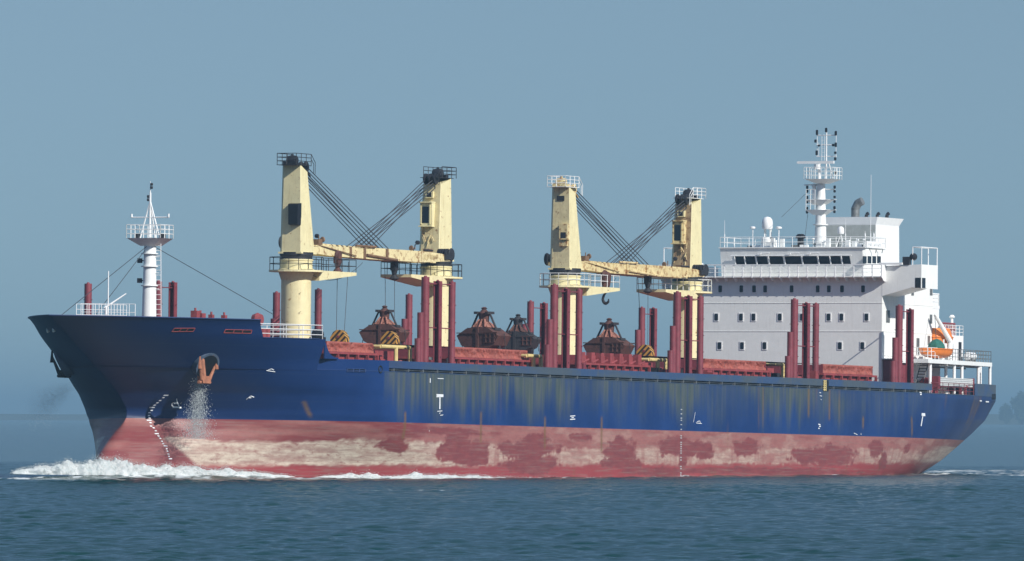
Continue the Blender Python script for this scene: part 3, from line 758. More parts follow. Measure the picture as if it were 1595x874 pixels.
# hanging wires and cables between the cranes
def hang(par, pts, r=.028, name='hoist_rope'):
    MB().path(pts, r, 4).build(name, M['wire'], par)
def pu(x, y, p):
    u, z = atp(x, y, p); return (u, p, z)
hang(c1[3], [pu(524, 405, 0), pu(523, 524, 0)]); hang(c1[3], [pu(541, 408, 0), pu(539, 450, 0), pu(535, 524, 0)])
hang(c2[3], [pu(597, 408, 0), pu(598.5, 440, 0), pu(599, 482, 0)]); hang(c2[3], [pu(613, 432, 0), pu(613.5, 536, 0)])
hang(c1[3], catenary(pu(486, 429, 1.4), pu(563, 409, 1.4), .9))
hang(c4[3], [pu(992, 432, 0), pu(993.5, 455, 0), pu(995, 480, -13)]); hang(c4[3], [pu(1008, 455, 0), pu(1008.5, 550, 0)])
hang(c3[3], catenary(pu(958, 433, 0), pu(950, 440, 0), .1))
for cr, px, py, nm in ((c2, 612.5, 416, 'dark'), (c4, 1007.5, 437, 'dark'), (c1, 524, 405, 'grab'), (c3, 940, 435, 'grab')):
    (u, p, z) = pu(px, py, 1.3); m = MB()
    m.box(u-.35, u+.35, p-.25, p+.25, z-.3, z+.6); m.lathe((u, p, z-.3), [(.18, -.9), (.45, -.75), (.2, -.4), (.3, 0), (.3, .1)], 12); m.lathe((u, p, z+.4), [(.4, -.2), (.5, 0), (.4, .2)], 14, 'p')
    m.build('hook_sheave', M[nm], cr[3], smooth=True)
# ------------------------------------------------------------------ grabs resting on the hatch covers
def grab_meshes():
    """clamshell bucket, local frame: x across the view (ship p), built around origin, z=0 at feet"""
    out = {}
    B = MB()
    # two shells meeting at the keel; W along p, D along u
    prof = [(-2.25, 1.75), (-1.75, .6), (-1.0, .12), (0, -.02), (1.0, .12), (1.75, .6), (2.25, 1.75), (1.2, 2.6), (.0, 2.85), (-1.2, 2.6)]
    n = len(prof)
    f = [(-1.15, a, b) for a, b in prof]; g = [(1.15, a, b) for a, b in prof]
    B.prism(f, g)
    for s in (-1.2, 1.2):
        B.box(s-.05, s+.05, -2.2, 2.2, 2.0, 2.12); B.box(s-.06, s+.06, -.14, .14, 0, 2.8)
    out['bucket'] = B
    Rb = MB()
    Rb.box(-1.26, -1.16, .75, 2.0, 1.5, 1.58); Rb.box(-1.26, -1.16, .75, 2.1, 2.1, 2.18); Rb.box(-1.26, -1.16, .75, 1.7, .9, .97)
    for a in (.95, 1.4, 1.85): Rb.box(-1.25, -1.17, a-.05, a+.05, .95, 2.1)
    out['stiffener'] = Rb
    T = MB()
    for s in (-1, 1):
        T.tube((0, s*1.35, 2.55), (0, s*.62, 4.45), .11, .1, 8); 
        T.box(-.5, .5, s*1.35-.18, s*1.35+.18, 2.4, 2.7); T.box(-.6, .6, s*.6-.15, s*.6+.15, 4.35, 4.65)
    T.tube((0, -2.2, 2.05), (0.1, -2.45, .1), .035); T.tube((0, 2.2, 2.05), (0.1, 2.3, .1), .035)
    T.box(-.12, .12, -1.75, -1.5, -.1, .9); T.box(-.12, .12, 1.5, 1.75, -.1, .9)
    out['arm'] = T
    Hd = MB()
    Hd.lathe((0, 0, 4.1), [(.4, -.9), (.45, -.6), (.5, 0), (.55, .35), (.35, .6), (.2, .8), (.3, .95), (.12, 1.1)], 12)
    for s in (-.25, .25): Hd.lathe((0, s, 4.3), [(.35, -.06), (.42, 0), (.35, .06)], 14, 'p')
    out['head'] = Hd
    Md = MB()
    Md.prism([(-.9, -.9, 2.75), (-.9, .9, 2.75), (.9, .9, 2.75), (.9, -.9, 2.75)], [(-.35, -.34, 3.5), (-.35, .34, 3.5), (.35, .34, 3.5), (.35, -.34, 3.5)])
    for a in (-.6, .05, .7): Md.tube((-.95, a, 2.8), (-.4, a*.45, 3.7), .09)
    out['yoke'] = Md
    return out
def grab(u, p, z, sc, rz, label, darkg=False):
    g = thing('clamshell_grab', u, p, z, label, 'grab', 'clamshell grabs on the hatch covers', rz)
    for nm, mb in grab_meshes().items():
        mat = {'bucket': 'grabdark' if darkg else 'grab', 'stiffener': 'grab', 'arm': 'grabdark', 'head': 'grabdark' if darkg else 'grab', 'yoke': 'grabpink' if not darkg else 'grab'}[nm]
        o = mb.build(nm, M[mat], g, smooth=(nm == 'head'))
    g.scale = (sc, sc*.98, sc*.76)
    return g
def gpos(px, py):
    return atp(px, py, 0)
for px, w, rz, lab, dk in ((598, .93, .05, 'dark brown clamshell grab nearest the bow, behind the yellow frame', False), (753, 1.02, -.1, 'brown clamshell grab with salmon top, left one of the overlapping pair', False),
                           (806, .9, .12, 'smaller near black clamshell grab, right one of the overlapping pair', True), (948, 1.0, 0, 'brown clamshell grab alone on the ribbed red hatch, nearest the superstructure', False)):
    u, _ = gpos(px, 540); 
    grab(u, 0, 12.62 if px != 948 else 12.3, w, rz, lab, dk)
def pad(u, z): 
    m = MB()
    for a in (-1.65, 1.65): m.box(u-1, u+1, a-.15, a+.15, z, z+.25)
    return m
# striped hook blocks
def hookblock(px, py, p, label):
    u, z = atp(px, py, p)
    g = thing('hook_block', u, p, z, label, 'hook block', 'striped crane hook blocks')
    m = MB(); prof = [(-.75, 0), (-.8, .45), (-.5, .95), (-.15, 1.15), (.15, 1.15), (.5, .95), (.8, .45), (.75, 0)]
    m.prism([(-.35, a, b) for a, b in prof], [(.35, a, b) for a, b in prof]); m.build('cheek_plates', M['stripe'], g)
    m = MB(); m.tube((-.42, 0, .55), (.42, 0, .55), .12); m.box(-.2, .2, -.3, .3, -.25, 0); m.build('pin', M['maroon'], g)
hookblock(528.5, 534, 2, 'yellow and black striped hook block on the red hatch nearest the bow')
hookblock(607, 536, 2, 'yellow and black striped hook block on the yellow frame, in front of the leftmost grab')
hookblock(1005, 556, 3, 'yellow and black striped hook block between the last two cranes')
# free hook under crane three
(u, p, z) = pu(942.5, 475, 1.3)
g = thing('crane_hook', u, p, z, 'dark steel crane hook hanging above the grab near the superstructure', 'hook')
m = MB()
m.lathe((0, 0, 1.1), [(.14, 0), (.38, .2), (.5, .9), (.5, 1.4), (.2, 1.6)], 14); m.build('swivel_block', M['grab'], g, smooth=True)
g.location.z += .45
m = MB(); pts = [(0, -.02, 1.15), (0, 0, .75), (0, -.22, .45), (0, -.33, .1), (0, -.2, -.25), (0, .08, -.32), (0, .3, -.1), (0, .28, .12)]
m.tube((0, 0, 1.1), (0, 0, .7), .13)
for a, b, r in zip(pts[1:], pts[2:], (.11, .13, .15, .15, .12, .07)): m.tube(a, b, r, r, 8)
m.tube((0, 0, .8), (0, 0, .95), .25, .25, 10)
m.build('hook', M['dark'], g, smooth=True)
# ------------------------------------------------------------------ forecastle gear
FZ = 12.32
def at0(px, py, p=0): return atp(px, py, p)
u, _ = atp(231, 490, 0)
m = MB()
def zc(y, x=231): return atp(x, y, 0)[1]
zf0 = zc(372); 
m.tube((u, 0, FZ), (u, 0, zc(372)), .68, .48, 20)
for y in (395, 415, 445): m.lathe((u, 0, zc(y)), [(.75, -.04), (.75, .04)], 20)
mast = m.build('foremast', M['white'], ship, smooth=True)
m = MB(); a, b = zc(368), zc(373)
m.prism([(u-.5, -.7, b-.55), (u-.5, .7, b-.55), (u+.9, .7, b-.55), (u+.9, -.7, b-.55)], [(u-1.2, -1.65, b+.1), (u-1.2, 1.65, b+.1), (u+1.2, 1.65, b+.1), (u+1.2, -1.65, b+.1)])
pf = m.build('platform', M['white'], mast)
m = MB(); m.rail([(u-1.2, -1.65, b+.1), (u-1.2, 1.65, b+.1), (u+1.2, 1.65, b+.1), (u+1.2, -1.65, b+.1)], 1.15, .8, 3, .03, .04, closed=True); m.build('railing', M['white'], pf)
m = MB(); m.tube((u, 0, b), (u, 0, zc(300)), .12, .09, 8); zz = zc(313)
for pp in (-.95, .95): m.tube((u, 0, zz), (u, pp, b+.1), .07, .07, 6)
m.tube((u, 0, zz), (u+1.0, 0, b+.1), .07)
m.tube((u, -1.85, zc(338.5)), (u, 1.85, zc(338.5)), .06)
for pp in (-1.8, 1.8): m.tube((u, pp, zc(338)), (u, pp, zc(333)), .09)
m.tube((u, 0, zc(300)), (u, 0, zc(282)), .05, .02)
m.build('tripod', M['white_clean'], mast)
m = MB()
for y, dd in ((287, .12), (292, .12), (306, -.2), (311, -.2)): MB().lathe((u, dd, zc(y)), [(.1, -.12), (.13, 0), (.1, .12)], 8).build('navigation_light', M['dark'], mast)
for y in (406, 437): MB().box(u-.3, u+.1, -1.05, -.75, zc(y)-.2, zc(y)+.2).tube((u, -1, zc(y)+.0), (u, 0, zc(y)), .05).build('floodlight', M['dark'], mast)
for pp in (-1.2, 1.3): MB().box(u-.2, u+.2, pp-.15, pp+.15, b+.1, b+.5).build('floodlight', M['dark'], mast)
m = MB(); m.ladder((u+.2, .85, FZ), (u+.2, .72, zc(375)), (0, .5), .03, .42)
for y in (400, 425, 450): m.tube((u, 0, zc(y)), (u+.2, .85, zc(y)), .03)
m.build('ladder', M['white_clean'], mast)
m = MB(); top = (u, 0, zc(380))
def endp(px, py, p): 
    uu, zz = atp(px, py, p); return (uu, p, zz)
m.tube(top, endp(93, 492, -2), .03); m.tube(top, endp(148, 490, -3), .03); m.tube(top, endp(425, 490, 0), .03); m.tube(top, endp(425, 490, -5), .02)
m.build('stays', M['wire'], mast)
m = MB(); up, _ = atp(167, 490, 0); m.tube((up, 0, FZ), (up, 0, atp(167, 422, 0)[1]), .07, .05); m.build('jackstaff', M['white_clean'], ship)
# forecastle railing (white) standing on the inner edge near the stem
m = MB(); a = atu(122, 492, 7)
m.rail([(7, -1.1, 13.7), (10.5, 1.9, 13.7)], 1.35, .55, 3, .022, .03)
m.rail([(9.5, -2.0, 13.7), (11.5, 2.2, 13.7)], 1.45, .5, 2, .022, .03)
m.build('railing', M['white_clean'], ship, label='white railing above the bow')
m = MB(); up, zz = atp(180, 484, 1); m.path([(up, 0, FZ), (up, 0, zz+.3)], .1); m.tube((up, -.2, zz+.2), (up+1.2, 1.3, zz+1.5), .09, .05); m.build('small_derrick', M['white_clean'], ship)
m = MB(); up, zz = atp(186, 484, 0)
m.lathe((up, 0, 13.3), [(.5, -.6), (.55, -.6), (.55, .6), (.5, .6)], 14, 'p'); m.box(up-.8, up+.8, -1.6, -.8, FZ, 14.0)
m.box(up-.8, up+.8, .8, 1.5, FZ, 13.9)
m.build('windlass', M['red'], ship)
m = MB()
for px, py, w in ((303, 484, .3), (311, 488, .35), (328, 490, .2), (348, 491, .2)):
    m = MB(); uu, zz = atp(px, py, 3); m.box(uu-w, uu+w, 3-w, 3+w, FZ, zz); m.tube((uu, 3, zz), (uu, 3, zz+.25), .1); m.build('deck_vent', M['red'], ship)
m = MB(); uu, zz = atp(400, 496, 8); m.lathe((uu, 8, zz-.1), [(.45, -.4), (.6, 0), (.45, .4)], 12, 'p')
m.build('mooring_drum', M['red'], ship)
# white railing on the after part of the forecastle
m = MB(); pts = []
for u in np.linspace(18.8, 26.2, 6): pts.append((float(u), float(halfb(u, 12.4))-.15, 12.4))
m.rail(pts, 1.25, 1.3, 3, .033, .04); m.rail([pts[-1], (26.2, 9, 12.4), (26.2, -12, 12.4)], 1.25, 1.6, 3, .033, .04)
m.build('railing', M['white_clean'], ship, label='white railing on the after end of the raised bow')
u, z = atp(494, 519, 11); m = MB(); m.lathe((u, 11, 12.9), [(.15, -.3), (.5, -.25), (.5, .25), (.15, .3)], 16, 'u'); m.box(u-.4, u+.4, 10.4, 11.6, 12.3, 12.7); m.build('rope_winch', M['dark'], ship)
m = MB(); 
for px, p in ((408, 9), (415, 9)): 
    u, _ = atp(px, 515, p); MB().tube((u, p, 12.3), (u, p, 13.3), .3).build('mooring_bitt', M['red'], ship)
# lifebuoy on that railing
u, z = atp(430, 514, 12.2); b = float(halfb(u, 12.4))
g = thing('life_buoy', u, b-.05, 13.1, 'orange and white ring buoy on the railing by the foremost crane', 'life buoy')
m = MB(); n = 20
for i in range(n):
    a0, a1 = 2*PI*i/n, 2*PI*(i+1)/n; m.slot(0 if (i//3) % 2 else 1)
    m.tube((.36*math.cos(a0), 0, .36*math.sin(a0)), (.36*math.cos(a1), 0, .36*math.sin(a1)), .09, .09, 8)
m.build('ring', [M['white_clean'], M['orange']], g, smooth=True)
# ------------------------------------------------------------------ anchors and hawse pockets
for sg in (1, -1):
    if sg > 0: ua, ba, za = hullpt(318, 571)
    ub, bb, zb_ = ua, ba*sg, za
    m = MB()
    out = Vector((-.35, .8*sg, -.45)).normalized(); c = Vector((ub, bb, zb_+.3))
    m.tube(tuple(c-out*1.4), tuple(c+out*.55), 1.32, 1.2, 24)
    m.slot(1); m.tube(tuple(c+out*.56), tuple(c+out*.58), 1.0, 1.0, 24)
    m.build('hawse_pocket', [M['pocket'], M['black']], hull, smooth=True)
    g = thing('anchor', ub, bb, zb_, 'orange rusty anchor hanging from the port bow, water falling below it' if sg > 0 else 'dark anchor hanging in shadow from the far side of the bow', 'anchor', 'bow anchors')
    c = Vector((-.75, -.35*sg, .1))+out*.8 if sg > 0 else Vector((-.3, .25, .3))
    mat = M['anchor'] if sg > 0 else M['grabdark']  # far anchor: its shade is put into a darker colour
    m = MB(); m.tube(tuple(c+Vector((.0, 0, 1.0))), tuple(c+Vector((0, .15*sg, -.9))), .24, .3, 8); m.build('shank', mat, g)
    m = MB(); k = c+Vector((0, .25*sg, -1.0))
    m.prism([(k.x-.75, k.y-.3, k.z-.4), (k.x+.75, k.y-.3, k.z-.4), (k.x+.75, k.y+.3, k.z-.4), (k.x-.75, k.y+.3, k.z-.4)], [(k.x-1.05, k.y-.25, k.z+.3), (k.x+1.05, k.y-.25, k.z+.3), (k.x+1.05, k.y+.25, k.z+.3), (k.x-1.05, k.y+.25, k.z+.3)]); m.tube((k.x-1.2, k.y, k.z-.3), (k.x+1.2, k.y, k.z-.3), .16)
    for s in (-1, 1):
        a_ = (k.x+s*.85, k.y+.1*sg, k.z); b_ = (k.x+s*1.75, k.y+.35*sg, k.z+1.5)
        m.tube(a_, b_, .2, .1, 8)
        m.prism([(b_[0]-.28, b_[1], b_[2]-.5), (b_[0]+.28, b_[1], b_[2]-.5), (b_[0]+.28, b_[1]+.15*sg, b_[2]-.5), (b_[0]-.28, b_[1]+.15*sg, b_[2]-.5)],
                [(b_[0]-.1, b_[1]+.05*sg, b_[2]+.7), (b_[0]+.1, b_[1]+.05*sg, b_[2]+.7), (b_[0]+.1, b_[1]+.1*sg, b_[2]+.7), (b_[0]-.1, b_[1]+.1*sg, b_[2]+.7)])
    m.build('flukes', mat, g); g.scale = (.88, .88, .88)
# ------------------------------------------------------------------ superstructure
UF = 154.7; HP = 9.8; UA = 167.4
ZW = 21.35                       # bridge deck
m = MB()
m.box(UF, UA, -HP, HP, ZD-.1, ZW)
for y in (472, 516):
    z = atu(1200, y, UF)[1]; m.box(UF-.03, UF, -HP, HP, z-.035, z+.035); m.box(UF, UA, HP, HP+.03, z-.035, z+.035)
sup = m.build('superstructure', M['house'], ship, label='white accommodation block with its bridge on top')
# wings
for sg in (1, -1):
    m = MB(); z0 = atu(1438, 449, UF)[1]; zi = atu(1372, 461, UF)[1]; a, b = HP*sg, 14.0*sg
    m.prism([(UF-.02, a, zi), (UF-.02, b*.93, z0+.1), (UF-.02, b, z0), (UF-.02, b, ZW+1.15), (UF-.02, a, ZW+1.0)], [(UA-8.6, a, zi), (UA-8.6, b*.93, z0+.1), (UA-8.6, b, z0), (UA-8.6, b, ZW+1.15), (UA-8.6, a, ZW+1.0)])
    w_ = m.build('bridge_wing', M['house'], sup)
    m = MB(); u, z = atp(1441, 441, 14.0)
    if sg > 0: m.box(UF+.15, UF+1.0, 14.0, 14.02, z-.5, z+.5); m.box(UF-.04, UF-.02, 13.35, 13.95, z-.5, z+.5); m.build('window', M['glass'], sup)
    m = MB(); 
    pts = [(UF+.1, a+.2*sg+3.0*sg, ZW+1.1), (UF+.1, b-.05*sg, ZW+1.1), (UA-8.7, b-.05*sg, ZW+1.1), (UA-8.7, a+3.2*sg, ZW+1.1)]
    for q in pts: m.tube(q, (q[0], q[1], q[2]+1.75), .055)
    for q, w in zip(pts, pts[1:]+pts[:1]): m.tube((q[0], q[1], q[2]+1.75), (w[0], w[1], w[2]+1.75), .05)
    m.build('awning_frame', M['white_clean'], sup)
    m = MB(); m.box(UF-.35, UF+.05, min(a*.98, b*.86), max(a*.98, b*.86), ZW+1.12, ZW+1.32); m.build('wing_dodger', M['white_clean'], sup)
m = MB(); u = UF+.3
m.box(UF-.1, UF+.4, 12.0, 12.7, ZW+1.1, ZW+1.9); m.lathe((UF+.3, 13.0, ZW+1.9), [(.1, -.3), (.35, -.2), (.38, .1), (.1, .35)], 10, 'u'); m.build('searchlight', M['dark'], sup)
# walkway forward of the wheelhouse
WP = 10.2
m = MB(); m.box(UF-1.0, UF, -14, WP, ZW-.12, ZW)
m.build('walkway', M['house'], sup)
m = MB()
n = 24
for i in range(n+1):
    p = -14+.15+(WP+14-.2)*i/n
    m.box(UF-1.03, UF-.95, p-.06, p+.06, ZW-.15, ZW+1.1); m.prism([(UF-1.0, p-.05, ZW-.12), (UF-1.0, p+.05, ZW-.12), (UF, p+.05, ZW-.12), (UF, p-.05, ZW-.12)], [(UF-.5, p-.05, ZW-.5), (UF-.5, p+.05, ZW-.5), (UF, p+.05, ZW-.55), (UF, p-.05, ZW-.55)])
for k, z in enumerate((.38, .74)): m.tube((UF-.99, -14, ZW+z), (UF-.99, WP, ZW+z), .025, .025, 4)
m.box(UF-1.06, UF-.92, -14, WP, ZW+1.08, ZW+1.17)
m.box(UF-1.0, UF, WP-.06, WP, ZW, ZW+1.1)
m.build('walkway_railing', M['white_clean'], sup)
# wheelhouse
zt0 = atu(1200, 386.5, UF+.3)[1]; WHP = 7.85
BZ0, BZ1 = ZW+.95, ZW+2.0
m = MB(); WA = UF+5.2
def whsec(z, f): return [(UF+.35-f, -WHP, z), (UF+.35-f, WHP-.3, z), (UF+.6-f, WHP, z), (WA, WHP, z), (WA, -WHP, z)]
m.prism(whsec(ZW, -.3), whsec(zt0, .18)); m.box(UF+.05, WA+.1, -WHP-.1, WHP+.1, zt0, zt0+.1)
wh = m.build('wheelhouse', M['house'], sup)
m = MB()
z_a, z_b = atu(1200, 412.5, UF+.3)[1]+.02, atu(1200, 399, UF+.3)[1]
xs = [(1141.5, 1154.5), (1157, 1172), (1175, 1191), (1194.5, 1215.5), (1219, 1243.5), (1246.5, 1268.5), (1271.5, 1287.5), (1290, 1305), (1308, 1320)]
fr = MB()
for (a, b) in xs:
    pa, pb = atu(a, 405, UF)[0], atu(b, 405, UF)[0]
    f0 = UF+.35+.3-.48*(z_a-ZW)/(zt0-ZW)-.03; f1 = UF+.35+.3-.48*(z_b-ZW)/(zt0-ZW)-.03
    w_ = MB(); w_.prism([(f0, pa+.08, z_a), (f0, pb+.08, z_a), (f0+.05, pb+.08, z_a), (f0+.05, pa+.08, z_a)], [(f1, pa-.03, z_b), (f1, pb-.03, z_b), (f1+.05, pb-.03, z_b), (f1+.05, pa-.03, z_b)]); w_.build('bridge_window', M['glass'], sup)
    fr.tube((f0, pa+.02, z_a), (f1, pa-.1, z_b+.05), .05)
pa, pb = atu(1136, 405, UF)[0], atu(1324, 405, UF)[0]
fr.tube((UF+.05, pa, z_b+.05), (UF+.05, pb, z_b+.05), .06)
for (a) in (1181, 1227, 1258): 
    p0 = atu(a, 397, UF)[0]; fr.tube((UF-.0, p0, z_b+.25), (UF, p0+1.1, z_b+.3), .05); fr.box(UF-.1, UF+.1, p0-.2, p0+.2, z_b+.18, z_b+.32)
fr.build('window_frames', M['white_clean'], sup)
for k in range(4):
    u, z = atp(1345+k*7.4, 404.5, WHP); w_ = MB(); w_.box(u-.45, u+.45, WHP, WHP+.03, z-.35, z+.35); w_.build('bridge_window', M['glass'], sup)
# front windows
wl = []
rows = ((450, [1120.8, 1153.6, 1173.5, 1190.8, 1232, 1272.7, 1290, 1310.5, 1343.3]), (494, [1115, 1153.5, 1173, 1214, 1248.5, 1290, 1310, 1349]), (538.5, [1120.5, 1155.5, 1190.5, 1308, 1343]))
for y, xl in rows:
    for x in xl:
        p, z = atu(x, y, UF); w_ = MB()
        w_.slot(0).box(UF-.05, UF-.001, p-.27, p+.27, z-.42, z+.42)
        pr = [(-.19, -.28), (-.13, -.34), (.13, -.34), (.19, -.28), (.19, .28), (.13, .34), (-.13, .34), (-.19, .28)]
        w_.slot(1).prism([(UF-.07, p+a, z+b) for a, b in pr], [(UF-.045, p+a, z+b) for a, b in pr])
        w_.build('window', [M['white_clean'], M['glass']], sup)
# port side: openings, door, steps
for x, y, w, h in ((1382, 493, .45, 1.2), (1420, 454, .3, .8), (1449, 454, .3, .8), (1449, 497, .3, .9), (1446, 530, .3, .9), (1429, 540, .35, 1.7), (1417, 540, .35, 1.7)):
    u, z = atp(x, y, HP); w_ = MB(); w_.box(u-w, u+w, HP-.001, HP+.035, z-h/2, z+h/2); w_.build('side_opening', M['steel'], sup)
m = MB(); u, z = atp(1468, 482, HP-.3)
m.box(UA, UA+2.0, 5, HP-.1, z, z+.35); m.rail([(UA+.1, HP-.15, z+.35), (UA+1.9, HP-.15, z+.35), (UA+1.9, 5, z+.35)], 1.1, .9, 3); m.build('aft_platform', M['white_clean'], sup)
# monkey island rail and equipment
ZM = zt0+.1
m = MB(); m.rail([(UF+.2, -WHP, ZM), (UF+.2, WHP, ZM), (WA, WHP, ZM), (WA, -WHP, ZM)], 1.0, 1.6, 2, .028, .032, closed=True); m.build('roof_railing', M['white'], sup)
def pz(px, py, p0u): return atu(px, py, p0u)
u0 = UF+2.2
def dome(px, yt, yb, w, base=True, name='satellite_dome'):
    p, z1 = atu(px, yt, u0); _, z0 = atu(px, yb, u0); h = z1-z0
    m = MB(); m.lathe((u0, p, z0), [(w*.85, 0), (w, h*.15), (w, h*.5), (w*.9, h*.75), (w*.6, h*.93), (w*.15, h)], 18); o = m.build(name, M['white_clean'], sup, smooth=True)
    return p, z0
p, z = dome(1193, 337.5, 357, .55)
m = MB()
for a in (-.3, .3): m.tube((u0, p+a, z), (u0, p+a, z-.9), .07); m.tube((u0+.3, p+a, z), (u0+.3, p+a, z-.9), .05)
m.lathe((u0, p, ZM), [(.6, 0), (.6, .9), (.45, 1.05)], 16); m.build('dome_stand', M['white'], sup, smooth=True)
p, z = dome(1307.5, 352.5, 364.5, .34)
m = MB(); m.tube((u0, p, z), (u0, p-.5, ZM), .05); m.tube((u0, p, z), (u0, p+.4, ZM), .05); m.tube((u0, p, z), (u0+.5, p, ZM), .05); m.build('dome_stand', M['white'], sup)
for px, y in ((1170.5, 355), (1211, 355)):
    p, z = atu(px, y, u0); m = MB(); m.tube((u0, p, ZM), (u0, p, z), .05); m.lathe((u0, p, z), [(.1, -.12), (.3, -.05), (.3, .08), (.15, .15)], 12); m.build('antenna', M['white_clean'], sup)
p, z = atu(1245, 366, u0); m = MB(); m.lathe((u0, p, ZM), [(.32, 0), (.32, z-ZM-.35), (.5, z-ZM-.3), (.5, z-ZM-.1), (.3, z-ZM+.1)], 14); m.build('magnetic_compass', M['black'], sup, smooth=True)
m = MB()
for (px, yt, r) in ((1126.5, 343, .03), (1354, 272, .035), (1345.5, 360, .04), (1315, 340, .03), (1359, 362, .05)):
    m = MB(); p, z = atu(px, yt, u0+1); m.tube((u0+1, p, ZM), (u0+1, p, z), r, r*.5, 6); m.tube((u0+1, p, ZM), (u0+1, p, ZM+1.4), r*1.8); m.build('whip_antenna', M['white_clean'], sup)
m = MB(); r_ = random.Random(3)
for k in range(26):
    p = r_.uniform(-6.5, 7.4); u = UF+r_.uniform(.5, 4); h = r_.uniform(.3, 1.0)
    m = MB(); mt = M['white'] if r_.random() < .8 else M['steel']
    if k % 3 == 0: m.box(u-.15, u+.15, p-.2, p+.2, ZM, ZM+h)
    elif k % 3 == 1: m.tube((u, p, ZM), (u, p, ZM+h), .05); m.lathe((u, p, ZM+h), [(.1, -.1), (.18, 0), (.1, .1)], 8)
    else: m.box(u-.1, u+.1, p-.45, p+.45, ZM, ZM+h*.5)
    m.build(('roof_locker', 'roof_lamp', 'roof_box')[k % 3], mt, sup)
m = MB(); p0, z0 = atu(1338, 384, WA-1); 
u1, zb1 = atp(1347, 384, WHP+.1); u2, zb2 = atp(1371, 384, WHP+.1)
m.box(u1, u2, WHP+.1, WHP+.18, zb1-.1, zb1+.55); nb = m.build('name_board', M['white_clean'], sup)
m = MB(); r_ = random.Random(11)
for w0, w1 in ((.12, .36), (.46, .96)):
    k = w0
    while k < w1:
        uu = u1+(u2-u1)*k; hh = r_.uniform(.12, .2)
        m.box(uu, uu+.07, WHP+.181, WHP+.186, zb1+.22-hh*.8, zb1+.22+hh)
        if r_.random() < .6: m.box(uu, uu+.22, WHP+.1815, WHP+.1865, zb1+.2+r_.choice((-.12, 0, .12)), zb1+.25+r_.choice((-.0, .0)))
        k += .085
m.build('faded_lettering', M['alu'], nb)
m = MB()
for px in (1352, 1362): 
    m = MB(); u, z = atp(px, 391, WHP); m.tube((u, WHP, z+.2), (u+.4, WHP+.6, z+.2), .05); m.tube((u+.4, WHP+.6, z+.2), (u+.2, WHP+.6, z-.2), .05); m.build('roof_drain', M['steel'], sup)
# radar mast
um = UF+3.4
def mz(y, px=1277): return atu(px, y, um)[1]
def mp(px, y=300): return atu(px, y, um)[0]
pc = mp(1276); 
m = MB(); m.tube((um, pc, ZM-.2), (um, pc, mz(287)), 1.0/1.0*.62, .42, 20); m.lathe((um, pc, mz(350)), [(.75, -.05), (.75, .05)], 18)
rm = m.build('radar_mast', M['white'], sup, smooth=True)
m = MB()
z = mz(279); m.prism([(um-.5, pc-.3, z-.45), (um-.5, pc+.7, z-.45), (um+.5, pc+.7, z-.45), (um+.5, pc-.3, z-.45)], [(um-1.2, mp(1257), z), (um-1.2, mp(1301), z), (um+1.2, mp(1301), z), (um+1.2, mp(1257), z)])
m.rail([(um-1.2, mp(1257), z), (um-1.2, mp(1301), z), (um+1.2, mp(1301), z), (um+1.2, mp(1257), z)], 1.15, .6, 3, .025, .03, closed=True)
for y in (311, 327): 
    z = mz(y); m.prism([(um-.5, pc-.6, z-.5), (um-.5, pc+.4, z-.5), (um+.5, pc+.4, z-.5), (um+.5, pc-.6, z-.5)], [(um-.8, mp(1256), z), (um-.8, mp(1292), z), (um+.8, mp(1292), z), (um+.8, mp(1256), z)])
    m.tube((um, mp(1254), z), (um, mp(1300), z), .05)
    m.rail([(um-.8, mp(1258), z), (um-.8, mp(1272), z)], 1.0, .6, 2, .025, .03)
m.tube((um, mp(1250), mz(288)), (um, mp(1280), mz(287)), .06); m.tube((um, mp(1254), mz(295)), (um, mp(1298), mz(295)), .05)
m.build('mast_platform', M['white'], rm if False else sup)
m = MB(); pm = mp(1284)
m.tube((um, pm, mz(280)), (um, pm, mz(202)), .09, .06); m.tube((um, pm-.75, mz(280)), (um, pm-.75, mz(255)), .16)
for y in (210.5, 225.5, 243.5): m.tube((um, mp(1269), mz(y)), (um, mp(1300), mz(y)), .05)
for px in (1269.5, 1299): m.tube((um, mp(px), mz(207)), (um, mp(px), mz(250 if px > 1280 else 243)), .03)
m.tube((um, mp(1272), mz(222)), (um, mp(1272), mz(243)), .025); m.tube((um, mp(1288), mz(254)), (um, mp(1295), mz(278)), .05)
m.ladder((um-.1, pm-.3, mz(250)), (um-.1, pm-.3, mz(212)), (0, .3), .02)
m.build('top_mast', M['white_clean'], sup)
m = MB(); m.box(um-.6, um-.35, mp(1243.5), mp(1299), mz(255), mz(251)); m.box(um-.62, um-.33, mp(1242), mp(1244), mz(254.5), mz(251.5)); m.lathe((um-.45, mp(1273), mz(256)), [(.3, -.5), (.35, 0)], 12); m.build('radar_scanner', M['white_clean'], sup)
m = MB(); m.tube((um, mp(1265.5), mz(311)), (um, mp(1265.5), mz(290)), .2); m.tube((um, mp(1265.5), mz(290)), (um, mp(1265.5), mz(286)), .32, .15, 12); m.build('antenna', M['white_clean'], sup)
def lights(lst):
    m = MB()
    for px, y0, y1 in lst:
        m = MB(); z1, z0 = mz(y0), mz(y1); m.lathe((um-.1, mp(px), z0), [(.08, 0), (.13, .05), (.13, z1-z0-.05), (.08, z1-z0)], 8); m.build('signal_light', M['black'], sup)
lights([(1269.7, 202, 210), (1299, 204, 211), (1284, 199, 206), (1269.5, 234, 241.5), (1298.5, 236, 240), (1298.5, 245, 250), (1267.5, 217, 222), (1273, 225, 228), (1295, 224, 228), (1299, 222, 229),
        (1255.3, 289, 294), (1255.3, 295, 300), (1255.3, 305, 310), (1255.3, 311, 316.5), (1255.3, 322, 326), (1255.3, 327, 332.5), (1298, 289, 294), (1298, 296, 300), (1298, 305, 309), (1298, 312, 316), (1298, 321, 326), (1298, 328, 332), (1298.5, 267, 272)])
